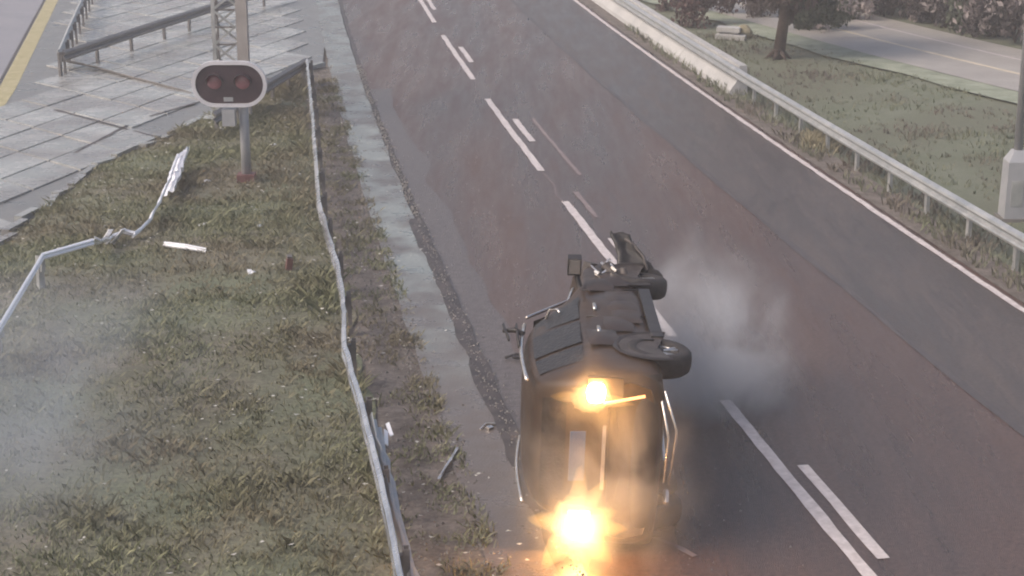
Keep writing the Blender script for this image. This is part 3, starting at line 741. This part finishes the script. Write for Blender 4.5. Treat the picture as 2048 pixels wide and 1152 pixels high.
# pale slabs stacked by the shrubs
for i, (x, y, z, L, lb) in enumerate([(1462, 80, .02, .95, 'lower of two pale slabs stacked beside the reddish shrubs'), (1458, 78, .24, .75, 'upper of two pale slabs stacked beside the reddish shrubs')]):
    p = P(x, y); o = MB().box((0, 0, 0), (L, .5, .14)).box((0, 0, -.105), (L * .8, .35, .07)).build('stone_slab', M['palebar']); o.location = (p.x, p.y + .1, z + .07); o.rotation_euler = (0, 0.03, -.25); tag(o, lb, 'slab', 'pale slabs by the shrubs')
p = P(1488, 76); rk = MB()
bm = bmesh.new(); bmesh.ops.create_icosphere(bm, subdivisions=2, radius=.28)
for v in bm.verts: v.co *= 1 + .25 * mnoise.noise(v.co * 4)
me = bpy.data.meshes.new('boulder'); bm.to_mesh(me); bm.free(); me.materials.append(M['drygrass'])
o = inst('boulder', me, (p.x, p.y, .2), scale=(1, .8, .9)); tag(o, 'small yellowish boulder right of the pale stacked slabs', 'boulder')

# ------------------------------------------------------------------ the overturned car
CAR = empty('overturned_car', (0, 0, 0))
tag(CAR, 'dark wrecked car lying on its side with amber tail lamps lit', 'car')
ang = R(0.5)
fwd = Vector((-math.sin(ang), math.cos(ang), 0)); up = Vector((-math.cos(ang), -math.sin(ang), 0)); left = up.cross(fwd)
rotm = Matrix((fwd, left, up)).transposed()
CW = 0.93
CAR.rotation_euler = (Matrix.Rotation(R(2.0), 3, fwd) @ rotm).to_euler()
CAR.scale = (1.12, 1.12, 1.12)
CAR.location = (1.97, 17.55, (CW + .01) * 1.12)
def cpart(name, mb, m, parent=CAR, smooth=True, sub=0):
    me = bpy.data.meshes.new(name); me.from_pydata([tuple(v) for v in mb.v], [], mb.f); me.update(); me.materials.append(m)
    if smooth:
        for p_ in me.polygons: p_.use_smooth = True
    o = bpy.data.objects.new(name, me); COL.objects.link(o); o.parent = parent
    if sub:
        md_ = o.modifiers.new('s', 'SUBSURF'); md_.levels = sub; md_.render_levels = sub
    return o
# x from the rear, w half width, zl sill, zb belt, zt roof line, gw half width at roof
STN = [(0.0, .78, .42, .80, .84, .66), (.05, .86, .34, .95, 1.02, .70), (.12, .90, .32, 1.02, 1.14, .70), (.34, .915, .30, 1.04, 1.50, .64), (.55, .92, .28, 1.04, 1.60, .63),
       (1.1, .925, .27, 1.03, 1.65, .63), (1.8, .925, .27, 1.02, 1.65, .62), (2.35, .925, .27, 1.01, 1.60, .61), (2.62, .925, .27, 1.0, 1.50, .61), (3.05, .92, .28, 1.0, 1.10, .66),
       (3.25, .915, .29, .98, 1.05, .68), (3.8, .90, .30, .92, .97, .68), (4.1, .86, .34, .82, .87, .64), (4.24, .74, .42, .72, .74, .56)]
def sect(x):
    xs = [s_[0] for s_ in STN]
    return [float(np.interp(x, xs, [s_[k] for s_ in STN])) for k in range(1, 6)]
def ring(st):
    x, w_, zl, zb_, zt, gw = st
    half = [(0, zl), (.72 * w_, zl), (.95 * w_, zl + .05), (w_, zl + .22), (w_, (zl + zb_) / 2 + .05), (.985 * w_, zb_ - .05), (.955 * w_, zb_), (gw + .35 * (.94 * w_ - gw), zb_ + .66 * (zt - zb_)), (gw, zt - .035), (gw * .8, zt), (0, zt + .015)]
    return [Vector((x, -y, z)) for y, z in half] + [Vector((x, y, z)) for y, z in half[-2:0:-1]]
mb = MB(); NR = None
for st in STN:
    rg = ring(st); NR = len(rg)
    for v in rg:
        dmg = max(0, v.x - 2.5) * .09 + (0.05 if v.y < 0 else .02)
        v = v + Vector((mnoise.noise(v * 2.1 + Vector((3, 1, 7))), mnoise.noise(v * 2.4 + Vector((9, 4, 2))), mnoise.noise(v * 2.2))) * dmg
        mb.v.append(tuple(v))
for i in range(len(STN) - 1):
    for k in range(NR): mb.f.append((i * NR + k, i * NR + (k + 1) % NR, (i + 1) * NR + (k + 1) % NR, (i + 1) * NR + k))
mb.f.append(tuple(range(NR))); mb.f.append(tuple((len(STN) - 1) * NR + k for k in range(NR))[::-1])
body = cpart('body', mb, M['carpaint'], sub=2)
def side_pt(x, sgn, f, off=.006):     # f 0 at belt, 1 at roof edge
    w_, zl, zb_, zt, gw = sect(x)
    y = .955 * w_ + (gw - .955 * w_) * f; z = zb_ + (zt - .035 - zb_) * f
    return Vector((x, sgn * (y + off + .012 * math.sin(math.pi * f)), z + off))
for sgn in (-1, 1):
    for (x0, x1, s0, s1) in ((.48, .98, .12, 0), (1.06, 1.78, 0, 0), (1.86, 2.72, 0, .52)):
        mb = MB(); n = 6
        for i in range(n + 1):
            for j in range(4):
                f = .08 + .80 * j / 3
                xa = x0 + s0 * f; xb = x1 - s1 * f
                mb.v.append(tuple(side_pt(xa + (xb - xa) * i / n, sgn, f)))
        for i in range(n):
            for j in range(3):
                a = i * 4 + j; mb.f.append((a, a + 1, a + 5, a + 4) if sgn < 0 else (a, a + 4, a + 5, a + 1))
        cpart('side_window', mb, M['glass'])
    # sill trim, roof rail, door seams, handles
    mb = MB(); mb.tube([(.5 + .2 * i, sgn * .64, 1.63 + .045 * math.sin(math.pi * i / 9)) for i in range(10)], .022, 8); cpart('roof_rail', mb, M['trim'])
    for xs_ in (1.02, 1.82, 2.80):
        mb = MB(); mb.bar((xs_, sgn * .926, .36), (xs_, sgn * .905, 1.0), .012, .012); cpart('door_seam', mb, M['carplastic'])
    for xs_ in (1.28, 2.08):
        mb = MB(); mb.box((xs_, sgn * .93, .90), (.18, .045, .035)); cpart('door_handle', mb, M['trim'])
    mb = MB(); mb.box((1.95, sgn * .915, .32), (1.7, .05, .12)); cpart('sill', mb, M['carplastic'], smooth=False)
# rear: screen, plate, bumper, seam
mb = MB()
for i in range(7):
    for j in range(4):
        f = j / 3; y = (-.60 + 1.2 * i / 6) * (1 - .10 * f); x = .19 + (.32 - .19) * f - .022 - .02 * math.cos(y * 2); z = 1.25 + (1.48 - 1.25) * f
        mb.v.append((x, y, z))
for i in range(6):
    for j in range(3): a = i * 4 + j; mb.f.append((a, a + 4, a + 5, a + 1))
cpart('rear_window', mb, M['glass'])
mb = MB(); mb.box((.0, -.06, 1.14), (.02, .50, .15), (0, R(-6), 0)); pl = cpart('number_plate', mb, M['plate'], smooth=False)
mb = MB(); mb.box((-.012, -.06, .89), (.03, .66, .035)); cpart('chrome_strip', mb, M['trim'], smooth=False)
mb = MB()
for i in range(9):
    y = -.88 + 1.76 * i / 8; xb = -.07 + .16 * abs(y / .88) ** 3
    mb.v += [(xb + .12, y, .34), (xb, y, .38), (xb - .02, y, .5), (xb, y, .60), (xb + .12, y, .64)]
for i in range(8):
    for j in range(4): a = i * 5 + j; mb.f.append((a, a + 5, a + 6, a + 1))
cpart('rear_bumper', mb, M['carplastic'], sub=1)
mb = MB(); mb.box((3.7, -.1, 1.0), (.95, 1.35, .03), (R(12), R(-16), R(4))); hood = cpart('bonnet', mb, M['carpaint'], smooth=False)
mb = MB(); 
for i in range(9):
    y = -.8 + 1.6 * i / 8; xb = 4.28 - .14 * abs(y / .8) ** 3 + random.uniform(-.06, .06)
    mb.v += [(xb - .1, y, .36), (xb, y, .42), (xb + .02, y, .55), (xb - .08, y, .66 + random.uniform(-.05, .05))]
for i in range(8):
    for j in range(3): a = i * 4 + j; mb.f.append((a, a + 1, a + 5, a + 4))
cpart('front_bumper', mb, M['carplastic'])
# windscreen
mb = MB()
for i in range(7):
    for j in range(4):
        f = j / 3; y = (-.62 + 1.24 * i / 6) * (1 - .08 * f); x = 3.06 - (3.06 - 2.66) * f + .02 * math.cos(y * 2); z = 1.10 + (1.50 - 1.10) * f + .02
        mb.v.append((x, y, z))
for i in range(6):
    for j in range(3): a = i * 4 + j; mb.f.append((a, a + 1, a + 5, a + 4))
cpart('windscreen', mb, M['glass'])
# mirrors
for sgn in (-1,):
    mb = MB(); mb.tube([(2.86, sgn * .92, 1.02), (2.90, sgn * 1.05, 1.06), (2.90, sgn * 1.10, 1.07)], [.03, .03, .05], 8); mb.box((2.86, sgn * 1.17, 1.09), (.12, .20, .15), (0, 0, R(12) * sgn))
    mi = cpart('door_mirror', mb, M['carplastic'], smooth=False)
    mb = MB(); mb.box((2.795, sgn * 1.165, 1.09), (.01, .17, .12), (0, 0, R(12) * sgn)); cpart('mirror_glass', mb, M['trim'], mi, smooth=False)
# wheels
def wheel(c, steer=0.0, camber=0.0, sgn=-1):
    mb = MB(); prof_ = [(.20, .09), (.225, .115), (.30, .115), (.335, .085), (.345, .03), (.345, -.03), (.335, -.085), (.30, -.115), (.225, -.115), (.20, -.09)]
    n = 28; m_ = len(prof_)
    mt = Euler((camber, 0, steer)).to_matrix()
    def T(v): return tuple(mt @ Vector(v) + Vector(c))
    vs = [];
    for k in range(n):
        a = 2 * math.pi * k / n
        for (r_, y_) in prof_: vs.append(T((r_ * math.cos(a), y_, r_ * math.sin(a))))
    fs = []
    for k in range(n):
        for j in range(m_): fs.append((k * m_ + j, k * m_ + (j + 1) % m_, ((k + 1) % n) * m_ + (j + 1) % m_, ((k + 1) % n) * m_ + j))
    mb.add(vs, fs); ty = cpart('wheel', mb, M['tyre'])
    mb = MB(); ring_ = [(.21, .095), (.195, .06), (.195, -.06), (.21, -.095)]
    vs, fs = [], []
    for k in range(n):
        a = 2 * math.pi * k / n
        for (r_, y_) in ring_: vs.append(T((r_ * math.cos(a), y_, r_ * math.sin(a))))
    for k in range(n):
        for j in range(3): fs.append((k * 4 + j, k * 4 + j + 1, ((k + 1) % n) * 4 + j + 1, ((k + 1) % n) * 4 + j))
    mb.add(vs, fs)
    for k in range(5):
        a = 2 * math.pi * k / 5
        for da in (-.16, .16):
            p0 = Vector((.05 * math.cos(a), sgn * .07, .05 * math.sin(a))); p1 = Vector((.20 * math.cos(a + da), sgn * .085, .20 * math.sin(a + da)))
            t_ = (p1 - p0).normalized(); sy = Vector((0, 1, 0)); sx = t_.cross(sy)
            vs = [p + sx * e1 * .016 + sy * e2 * .012 for p in (p0, p1) for e1 in (-1, 1) for e2 in (-1, 1)]
            mb.add([T(v) for v in vs], [(0, 1, 3, 2), (4, 6, 7, 5), (0, 4, 5, 1), (2, 3, 7, 6), (0, 2, 6, 4), (1, 5, 7, 3)])
    cpart('rim', mb, M['rim'], ty, smooth=False)
    mb = MB(); mb.tube([T((0, sgn * .05, 0)), T((0, sgn * .095, 0))], .055, 12); cpart('hub', mb, M['under'], ty)
    return ty
wheel((.82, -.80, .34), 0.0, R(3)); wheel((.82, .80, .34), sgn=1)
wheel((3.42, -.80, .34), R(8), R(4)); wheel((3.42, .78, .36), R(12), sgn=1)
for xw in (.82, 3.42):
    for sgn in (-1, 1):
        mb = MB(); n = 20; vs = []
        for k in range(n + 1):
            a = R(-15) + R(210) * k / n
            for r_, y_ in ((.375, .90), (.42, .945), (.45, .93)): vs.append((xw + r_ * math.cos(a), sgn * y_, .34 + r_ * math.sin(a)))
        fs = []
        for k in range(n):
            for j in range(2): a = k * 3 + j; fs.append((a, a + 1, a + 4, a + 3))
        mb.add(vs, fs); cpart('wheel_arch', mb, M['carplastic'])
        mb = MB(); vs = [(xw, sgn * .905, .34)]
        for k in range(n + 1):
            a = R(-15) + R(210) * k / n; vs.append((xw + .39 * math.cos(a), sgn * .928, .34 + .39 * math.sin(a)))
        mb.add(vs, [(0, k, k + 1) for k in range(1, n + 1)]); cpart('wheel_well', mb, M['under'], smooth=False)
# underbody
mb = MB(); mb.tube([(.3, .35, .22), (.75, .35, .22)], .10, 10); cpart('silencer', mb, M['under'])
mb = MB(); mb.tube([(.05, .42, .25), (.4, .38, .22), (1.5, .1, .2), (2.8, 0, .22)], .03, 8); cpart('exhaust_pipe', mb, M['trim'])
mb = MB(); mb.tube([(.82, -.75, .33), (.82, .75, .33)], .045, 8); mb.bar((.82, -.5, .30), (1.45, -.55, .26), .06, .05); mb.bar((.82, .5, .30), (1.45, .55, .26), .06, .05); cpart('rear_axle', mb, M['under'])
mb = MB(); mb.tube([(3.5, -.98, .5), (3.45, -.6, .42), (3.42, -.3, .35)], .04, 8); mb.bar((3.4, -.7, .35), (3.6, -.98, .72), .07, .07); cpart('suspension_strut', mb, M['under'])
# exposed engine bay pieces
mb = MB()
for k in range(14):
    mb.box((3.35 + random.uniform(0, .8), random.uniform(-.85, -.3), .70 + random.uniform(-.2, .3)), (random.uniform(.08, .25), random.uniform(.08, .2), random.uniform(.08, .2)), (random.random(), random.random(), random.random()))
cpart('engine_bay_parts', mb, M['under'], smooth=False)['kind'] = 'stuff'
for k in range(5):
    mb = MB(); c_ = Vector((3.2 + random.uniform(0, .7), -.95 + random.uniform(-.02, .1), .55 + random.uniform(-.1, .35)))
    mb.box(c_, (.05, .03, .08), (random.random(), random.random(), random.random())); mb.bar(c_, c_ + Vector((random.uniform(-.15, .15), -.06, random.uniform(-.1, .1))), .02, .02); cpart('bent_bracket', mb, M['trim'], smooth=False)
for k, (pts_, r_) in enumerate((([(-.04, -.66, .36), (-.10, -.3, .28), (-.09, .15, .30)], .014), ([(.02, -.74, .33), (-.05, -.35, .20), (.0, .2, .24)], .014))):
    mb = MB(); mb.tube(pts_, r_, 6); cpart('torn_trim_strip', mb, M['trim'])
for k in range(7):      # buckled sheet-metal folds on the upturned flank
    x_ = 1.1 + .36 * k + random.uniform(-.1, .1); z_ = random.uniform(.45, .85); mb = MB(); n = 5
    for i in range(n + 1):
        for e in range(4):
            mb.v.append((x_ + .10 * i - .25, -.93 - .035 * math.sin(math.pi * i / n) * math.sin(math.pi * e / 3) - .012 * mnoise.noise((i, e, k)), z_ + .10 * e - .12 + .04 * mnoise.noise((i * .8, k, e))))
    for i in range(n):
        for e in range(3): a = i * 4 + e; mb.f.append((a, a + 1, a + 5, a + 4))
    cpart('buckled_panel', mb, M['carpaint'])
# torn wing panel folded upright at the nose
mb = MB(); n = 12; mcol = 6
for i in range(n + 1):
    t = i / n
    c_ = Vector((3.72 + .30 * t, -.74 - .50 * t, .22 + .34 * t - .04 * t * t))
    wd = (.25 - .15 * t + .03 * math.sin(t * 7)) 
    for e in range(mcol + 1):
        u = e / mcol * 2 - 1
        mb.v.append(tuple(c_ + Vector((.06 * (1 - u * u) + .05 * mnoise.noise((i * .7, e * .8, 3)), .05 * mnoise.noise((i * .6, e * .9, 13)), u * wd + .03 * mnoise.noise((i * .9, e, 23))))))
for i in range(n):
    for j in range(mcol): a = i * (mcol + 1) + j; mb.f.append((a, a + 1, a + mcol + 2, a + mcol + 1))
wing = cpart('torn_wing', mb, M['carplastic']); sm = wing.modifiers.new('t', 'SOLIDIFY'); sm.thickness = .03
mb = MB(); mb.tube([(3.70, -.90, .20), (3.85, -1.02, .24), (3.95, -1.14, .36), (3.98, -1.2, .46)], .018, 6); cpart('wing_edge', mb, M['under'])
# pale windscreen frame and torn roof trim
mb = MB(); mb.tube([(2.50, -.66, 1.60), (2.64, -.64, 1.55), (3.06, -.70, 1.13), (3.30, -.72, 1.09), (3.55, -.70, 1.05)], .020, 6); cpart('windscreen_frame', mb, M['trim'])
mb = MB(); mb.tube([(1.9, -.66, 1.64), (1.95, -.69, 1.74), (2.0, -.66, 1.86)], [.03, .03, .02], 6); mb.bar((1.5, -.66, 1.70), (2.15, -.68, 1.72), .05, .02); mb.bar((1.7, -.66, 1.80), (2.1, -.70, 1.86), .03, .02); cpart('torn_roof_trim', mb, M['carplastic'])
mb = MB(); mb.tube([(2.3, -.72, 1.40), (2.36, -.80, 1.36), (2.28, -.83, 1.28), (2.2, -.82, 1.26)], .016, 6); cpart('bent_door_frame', mb, M['trim'])
# tail lamps
def lens_shape(c_, a_, b_, d_):
    mb = MB(); n, m_ = 16, 7; vs = []
    for j in range(m_ + 1):
        ph = -math.pi / 2 + math.pi * j / m_
        for k in range(n):
            th = 2 * math.pi * k / n; sq = lambda v_: math.copysign(abs(v_) ** .7, v_)
            vs.append((c_[0] + a_ * math.sin(ph), c_[1] + b_ * sq(math.cos(th)) * abs(math.cos(ph)) ** .6 if abs(math.cos(ph)) > 1e-6 else c_[1], c_[2] + d_ * sq(math.sin(th)) * abs(math.cos(ph)) ** .6))
    fs = [(j * n + k, j * n + (k + 1) % n, (j + 1) * n + (k + 1) % n, (j + 1) * n + k) for j in range(m_) for k in range(n)]
    return mb.add(vs, fs)
mb = MB(); mb.box((.03, -.72, .90), (.16, .26, .34), (0, 0, R(12))); lh = cpart('tail_lamp_housing', mb, M['carplastic'], smooth=False)
cpart('lamp_lens', lens_shape((-.05, -.72, .99), .04, .10, .085), M['lamp_hot'], lh)
mb = MB(); mb.box((-.075, -.67, .72), (.03, .022, .40), (R(-12), 0, R(8))); cpart('lamp_strip', mb, M['lamp_strip'], lh, smooth=False)
mb = MB(); mb.box((.04, .66, 1.06), (.16, .34, .40), (0, 0, R(-12))); lh2 = cpart('tail_lamp_housing', mb, M['carplastic'], smooth=False)
cpart('lamp_lens', lens_shape((-.05, .62, 1.10), .04, .11, .08), M['lamp_hot'], lh2)
mb = MB(); mb.box((-.09, .70, 1.11), (.02, .14, .06), (0, 0, R(-12))); cpart('lamp_bulb', mb, M['lamp_core'], lh2, smooth=False)
mb = MB(); mb.box((-.09, .50, 1.10), (.02, .05, .20), (0, 0, R(-12))); cpart('lamp_bulb', mb, M['lamp_core'], lh2, smooth=False)
def flare(name, cen, rad, strength, label, spikes, seed):  # lens glare of a lit lamp, modelled as a spiky glowing volume
    bm = bmesh.new(); bmesh.ops.create_icosphere(bm, subdivisions=5, radius=0.62)
    rs = random.Random(seed); dirs = [Vector(d_).normalized() for d_ in spikes]; shp = [(rs.uniform(.34, .52), rs.uniform(.38, .62)) for d_ in spikes]
    for v in bm.verts:
        n_ = v.co.normalized(); k_ = 0.0
        for d_, (wd_, am_) in zip(dirs, shp):
            k_ = max(k_, am_ * max(0.0, 1 - math.acos(max(-1, min(1, n_.dot(d_)))) / wd_) ** 1.3)
        v.co = n_ * (0.46 + 0.10 * mnoise.noise(n_ * 4 + Vector((seed, 0, 0))) + 0.06 * mnoise.noise(n_ * 11) + k_)
    me = bpy.data.meshes.new(name); bm.to_mesh(me); bm.free()
    m = bpy.data.materials.new(name); m.use_nodes = True; t = m.node_tree
    for n_ in list(t.nodes):
        if n_.type == 'BSDF_PRINCIPLED': t.nodes.remove(n_)
    out = [n_ for n_ in t.nodes if n_.type == 'OUTPUT_MATERIAL'][0]
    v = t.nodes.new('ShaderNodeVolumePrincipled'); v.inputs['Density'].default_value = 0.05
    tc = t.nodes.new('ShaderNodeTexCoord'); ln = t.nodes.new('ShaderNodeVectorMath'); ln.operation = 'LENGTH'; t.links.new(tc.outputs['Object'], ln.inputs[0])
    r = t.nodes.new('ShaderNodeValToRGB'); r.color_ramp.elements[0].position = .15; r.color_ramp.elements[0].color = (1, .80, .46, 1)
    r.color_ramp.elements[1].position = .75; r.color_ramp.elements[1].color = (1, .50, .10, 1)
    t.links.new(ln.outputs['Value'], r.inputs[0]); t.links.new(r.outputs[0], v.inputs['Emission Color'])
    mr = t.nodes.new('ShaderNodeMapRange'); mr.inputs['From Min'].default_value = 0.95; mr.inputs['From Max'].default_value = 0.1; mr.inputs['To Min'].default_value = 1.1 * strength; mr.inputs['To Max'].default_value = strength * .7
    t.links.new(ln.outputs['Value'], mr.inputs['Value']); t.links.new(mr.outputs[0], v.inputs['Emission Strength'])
    t.links.new(v.outputs[0], out.inputs['Volume']); me.materials.append(m)
    o = bpy.data.objects.new(name, me); o.location = cen; o.scale = rad; COL.objects.link(o)
    return tag(o, label, 'glare')
CAR.rotation_mode = 'XYZ'
carm = Matrix.LocRotScale(CAR.location, CAR.rotation_euler, CAR.scale)
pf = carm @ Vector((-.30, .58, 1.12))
flare('lamp_glare', (pf.x - .02, pf.y - .05, pf.z + .08), (.56, .22, .76), 6.0, 'large jagged yellow white lens glare built as a glowing volume at the lower tail lamp', [(-1, 0, .12), (.1, 0, 1), (.95, 0, .25), (.9, 0, -.05), (.55, 0, .7), (-.8, 0, -.75), (.75, 0, -.6), (.2, 0, -1)], 3)
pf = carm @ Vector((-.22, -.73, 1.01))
flare('lamp_glare', (pf.x - .05, pf.y, pf.z), (.46, .14, .34), 4.5, 'small round white lens glare built as a glowing volume at the upper tail lamp', [(-1, 0, .1), (1, 0, -.2)], 5)
# torn-off bits round the car
for i, (x, y, z, L, lb) in enumerate([(1010, 715, .03, .35, 'dark broken trim piece lying left of the car roof'), (1080, 712, .03, .3, 'pale splinter on the road beside the car roof'), (960, 860, .03, .25, 'curved splinter on the road left of the lit lamps')]):
    p = P(x, y, z); a = .3 * i
    mb = MB().tube([(0, 0, 0), (L * .5, .05, .04), (L, .02, .02)], .02, 6).box((L * .5, -.04, .02), (L * .4, .06, .03), (0.2, 0.1, .3))
    o = mb.build('car_fragment', M['carplastic'] if i == 0 else M['trim']); o.location = p; o.rotation_euler = (0, 0, a); tag(o, lb, 'fragment', 'fragments round the car')

# ------------------------------------------------------------------ crash grit on the road
vs, fs = [], []
for k in range(750):
    Y = random.uniform(15, 46); off = -3.0 + abs(random.gauss(0, 1.3))
    if off > 3: continue
    p = road_pt(Y, off, .012); s_ = random.uniform(.005, .016); n = len(vs); a = random.uniform(0, 6)
    vs += [p + Vector((s_ * math.cos(a + q_ * 2.09), s_ * math.sin(a + q_ * 2.09), 0)) for q_ in range(3)] + [p + Vector((0, 0, s_))]
    fs += [(n, n + 1, n + 3), (n + 1, n + 2, n + 3), (n + 2, n, n + 3)]
tag(mesh_obj('crash_grit', vs, fs, M['gravel']), 'fine pale grit and glass crumbs scattered on the left lane', 'grit', kind='stuff')

for (pts_, wd_) in (([(880, 372), (960, 378), (1040, 384)], .05), ([(935, 425), (1040, 432), (1140, 436)], .05), ([(1085, 345), (1110, 372), (1112, 392), (1128, 404)], .05), ([(1265, 1065), (1300, 1072), (1350, 1090), (1390, 1112)], .12)):
    vs, fs = [], []
    q_ = resample([P(x_, y_, .0095) for x_, y_ in pts_], .12)
    for i, p_ in enumerate(q_):
        t_ = (q_[min(i + 1, len(q_) - 1)] - q_[max(i - 1, 0)]).normalized(); sd_ = Vector((-t_.y, t_.x, 0)); h_ = wd_ * .5 * (0.4 + abs(mnoise.noise((i * .8, pts_[0][0], 0))))
        vs += [p_ - sd_ * h_, p_ + sd_ * h_]
        if i: fs.append((2 * i - 2, 2 * i - 1, 2 * i + 1, 2 * i))
    mesh_obj('scrape_mark', vs, fs, M['oldpaint'], road)
# ------------------------------------------------------------------ smoke and haze
def smoke(name, cen, rad, dens, col, label, nscale=1.1, aniso=0.0, warp=0.9):
    bm = bmesh.new(); bmesh.ops.create_icosphere(bm, subdivisions=3, radius=1.0)
    me = bpy.data.meshes.new(name); bm.to_mesh(me); bm.free()
    m = bpy.data.materials.new(name); m.use_nodes = True; t = m.node_tree
    for n_ in list(t.nodes):
        if n_.type == 'BSDF_PRINCIPLED': t.nodes.remove(n_)
    out = [n_ for n_ in t.nodes if n_.type == 'OUTPUT_MATERIAL'][0]
    v = t.nodes.new('ShaderNodeVolumePrincipled'); v.inputs['Color'].default_value = (*col, 1); v.inputs['Anisotropy'].default_value = aniso
    tc = t.nodes.new('ShaderNodeTexCoord')
    ln = t.nodes.new('ShaderNodeVectorMath'); ln.operation = 'LENGTH'
    wn = t.nodes.new('ShaderNodeTexNoise'); wn.inputs['Scale'].default_value = 1.5; wn.inputs['Detail'].default_value = 3; t.links.new(tc.outputs['Object'], wn.inputs['Vector'])
    ws = t.nodes.new('ShaderNodeVectorMath'); ws.operation = 'MULTIPLY_ADD'; ws.inputs[1].default_value = (warp, warp, warp); ws.inputs[2].default_value = (-warp / 2,) * 3
    t.links.new(wn.outputs['Color'], ws.inputs[0])
    wa = t.nodes.new('ShaderNodeVectorMath'); wa.operation = 'ADD'; t.links.new(tc.outputs['Object'], wa.inputs[0]); t.links.new(ws.outputs[0], wa.inputs[1]); t.links.new(wa.outputs[0], ln.inputs[0])
    mr = t.nodes.new('ShaderNodeMapRange'); mr.interpolation_type = 'SMOOTHSTEP'
    mr.inputs['From Min'].default_value = 0.72; mr.inputs['From Max'].default_value = 0.05; mr.inputs['To Min'].default_value = 0; mr.inputs['To Max'].default_value = 1
    t.links.new(ln.outputs['Value'], mr.inputs['Value'])
    nz = t.nodes.new('ShaderNodeTexNoise'); nz.inputs['Scale'].default_value = nscale * 1.6; nz.inputs['Detail'].default_value = 5; nz.inputs['Roughness'].default_value = .6; nz.inputs['Distortion'].default_value = .5
    t.links.new(tc.outputs['Object'], nz.inputs['Vector'])
    m2 = t.nodes.new('ShaderNodeMapRange'); m2.inputs['From Min'].default_value = .40; m2.inputs['From Max'].default_value = .66
    t.links.new(nz.outputs['Fac'], m2.inputs['Value'])
    mu = t.nodes.new('ShaderNodeMath'); mu.operation = 'MULTIPLY'; t.links.new(mr.outputs[0], mu.inputs[0]); t.links.new(m2.outputs[0], mu.inputs[1])
    m3 = t.nodes.new('ShaderNodeMath'); m3.operation = 'MULTIPLY'; m3.inputs[1].default_value = dens; t.links.new(mu.outputs[0], m3.inputs[0])
    t.links.new(m3.outputs[0], v.inputs['Density']); t.links.new(v.outputs[0], out.inputs['Volume'])
    me.materials.append(m)
    o = bpy.data.objects.new(name, me); o.location = cen; o.scale = rad; COL.objects.link(o)
    return tag(o, label, 'smoke', kind='stuff')
c = P(1430, 745, .35)
smoke('smoke_puff', (c.x - .1, c.y - .2, .80), (2.0, 2.6, 2.2), 3.0, (.76, .76, .78), 'pale grey smoke puff drifting right of the wrecked car', 1.2)
smoke('lamp_glow_volume', (1.05, 17.3, 1.05), (1.7, 1.9, 2.0), 1.0, (.85, .80, .74), 'thin volume added round the wrecked car to spread the amber lamp glow', 1.3)  # added volume that gives the lit lamps their amber glare halo
c = P(60, 900)
smoke('bluish_veil', (c.x, c.y, .6), (4.0, 8.0, 2.2), .42, (.72, .80, .92), 'thin bluish veil hanging over the grass at the left edge', 0.9)  # low bluish volume with noisy density over the left verge
hz = MB().box((0, 130, 7.2), (700, 420, 17.6)).build('haze', None)
m = bpy.data.materials.new('haze'); m.use_nodes = True; t = m.node_tree
for n_ in list(t.nodes):
    if n_.type == 'BSDF_PRINCIPLED': t.nodes.remove(n_)
v = t.nodes.new('ShaderNodeVolumePrincipled'); v.inputs['Color'].default_value = (.9, .88, .88, 1); v.inputs['Density'].default_value = 0.0024
t.links.new(v.outputs[0], [n_ for n_ in t.nodes if n_.type == 'OUTPUT_MATERIAL'][0].inputs['Volume'])
hz.data.materials.append(m); hz['kind'] = 'stuff'; hz['label'] = 'thin greyish haze in the wet air'; hz['category'] = 'haze'
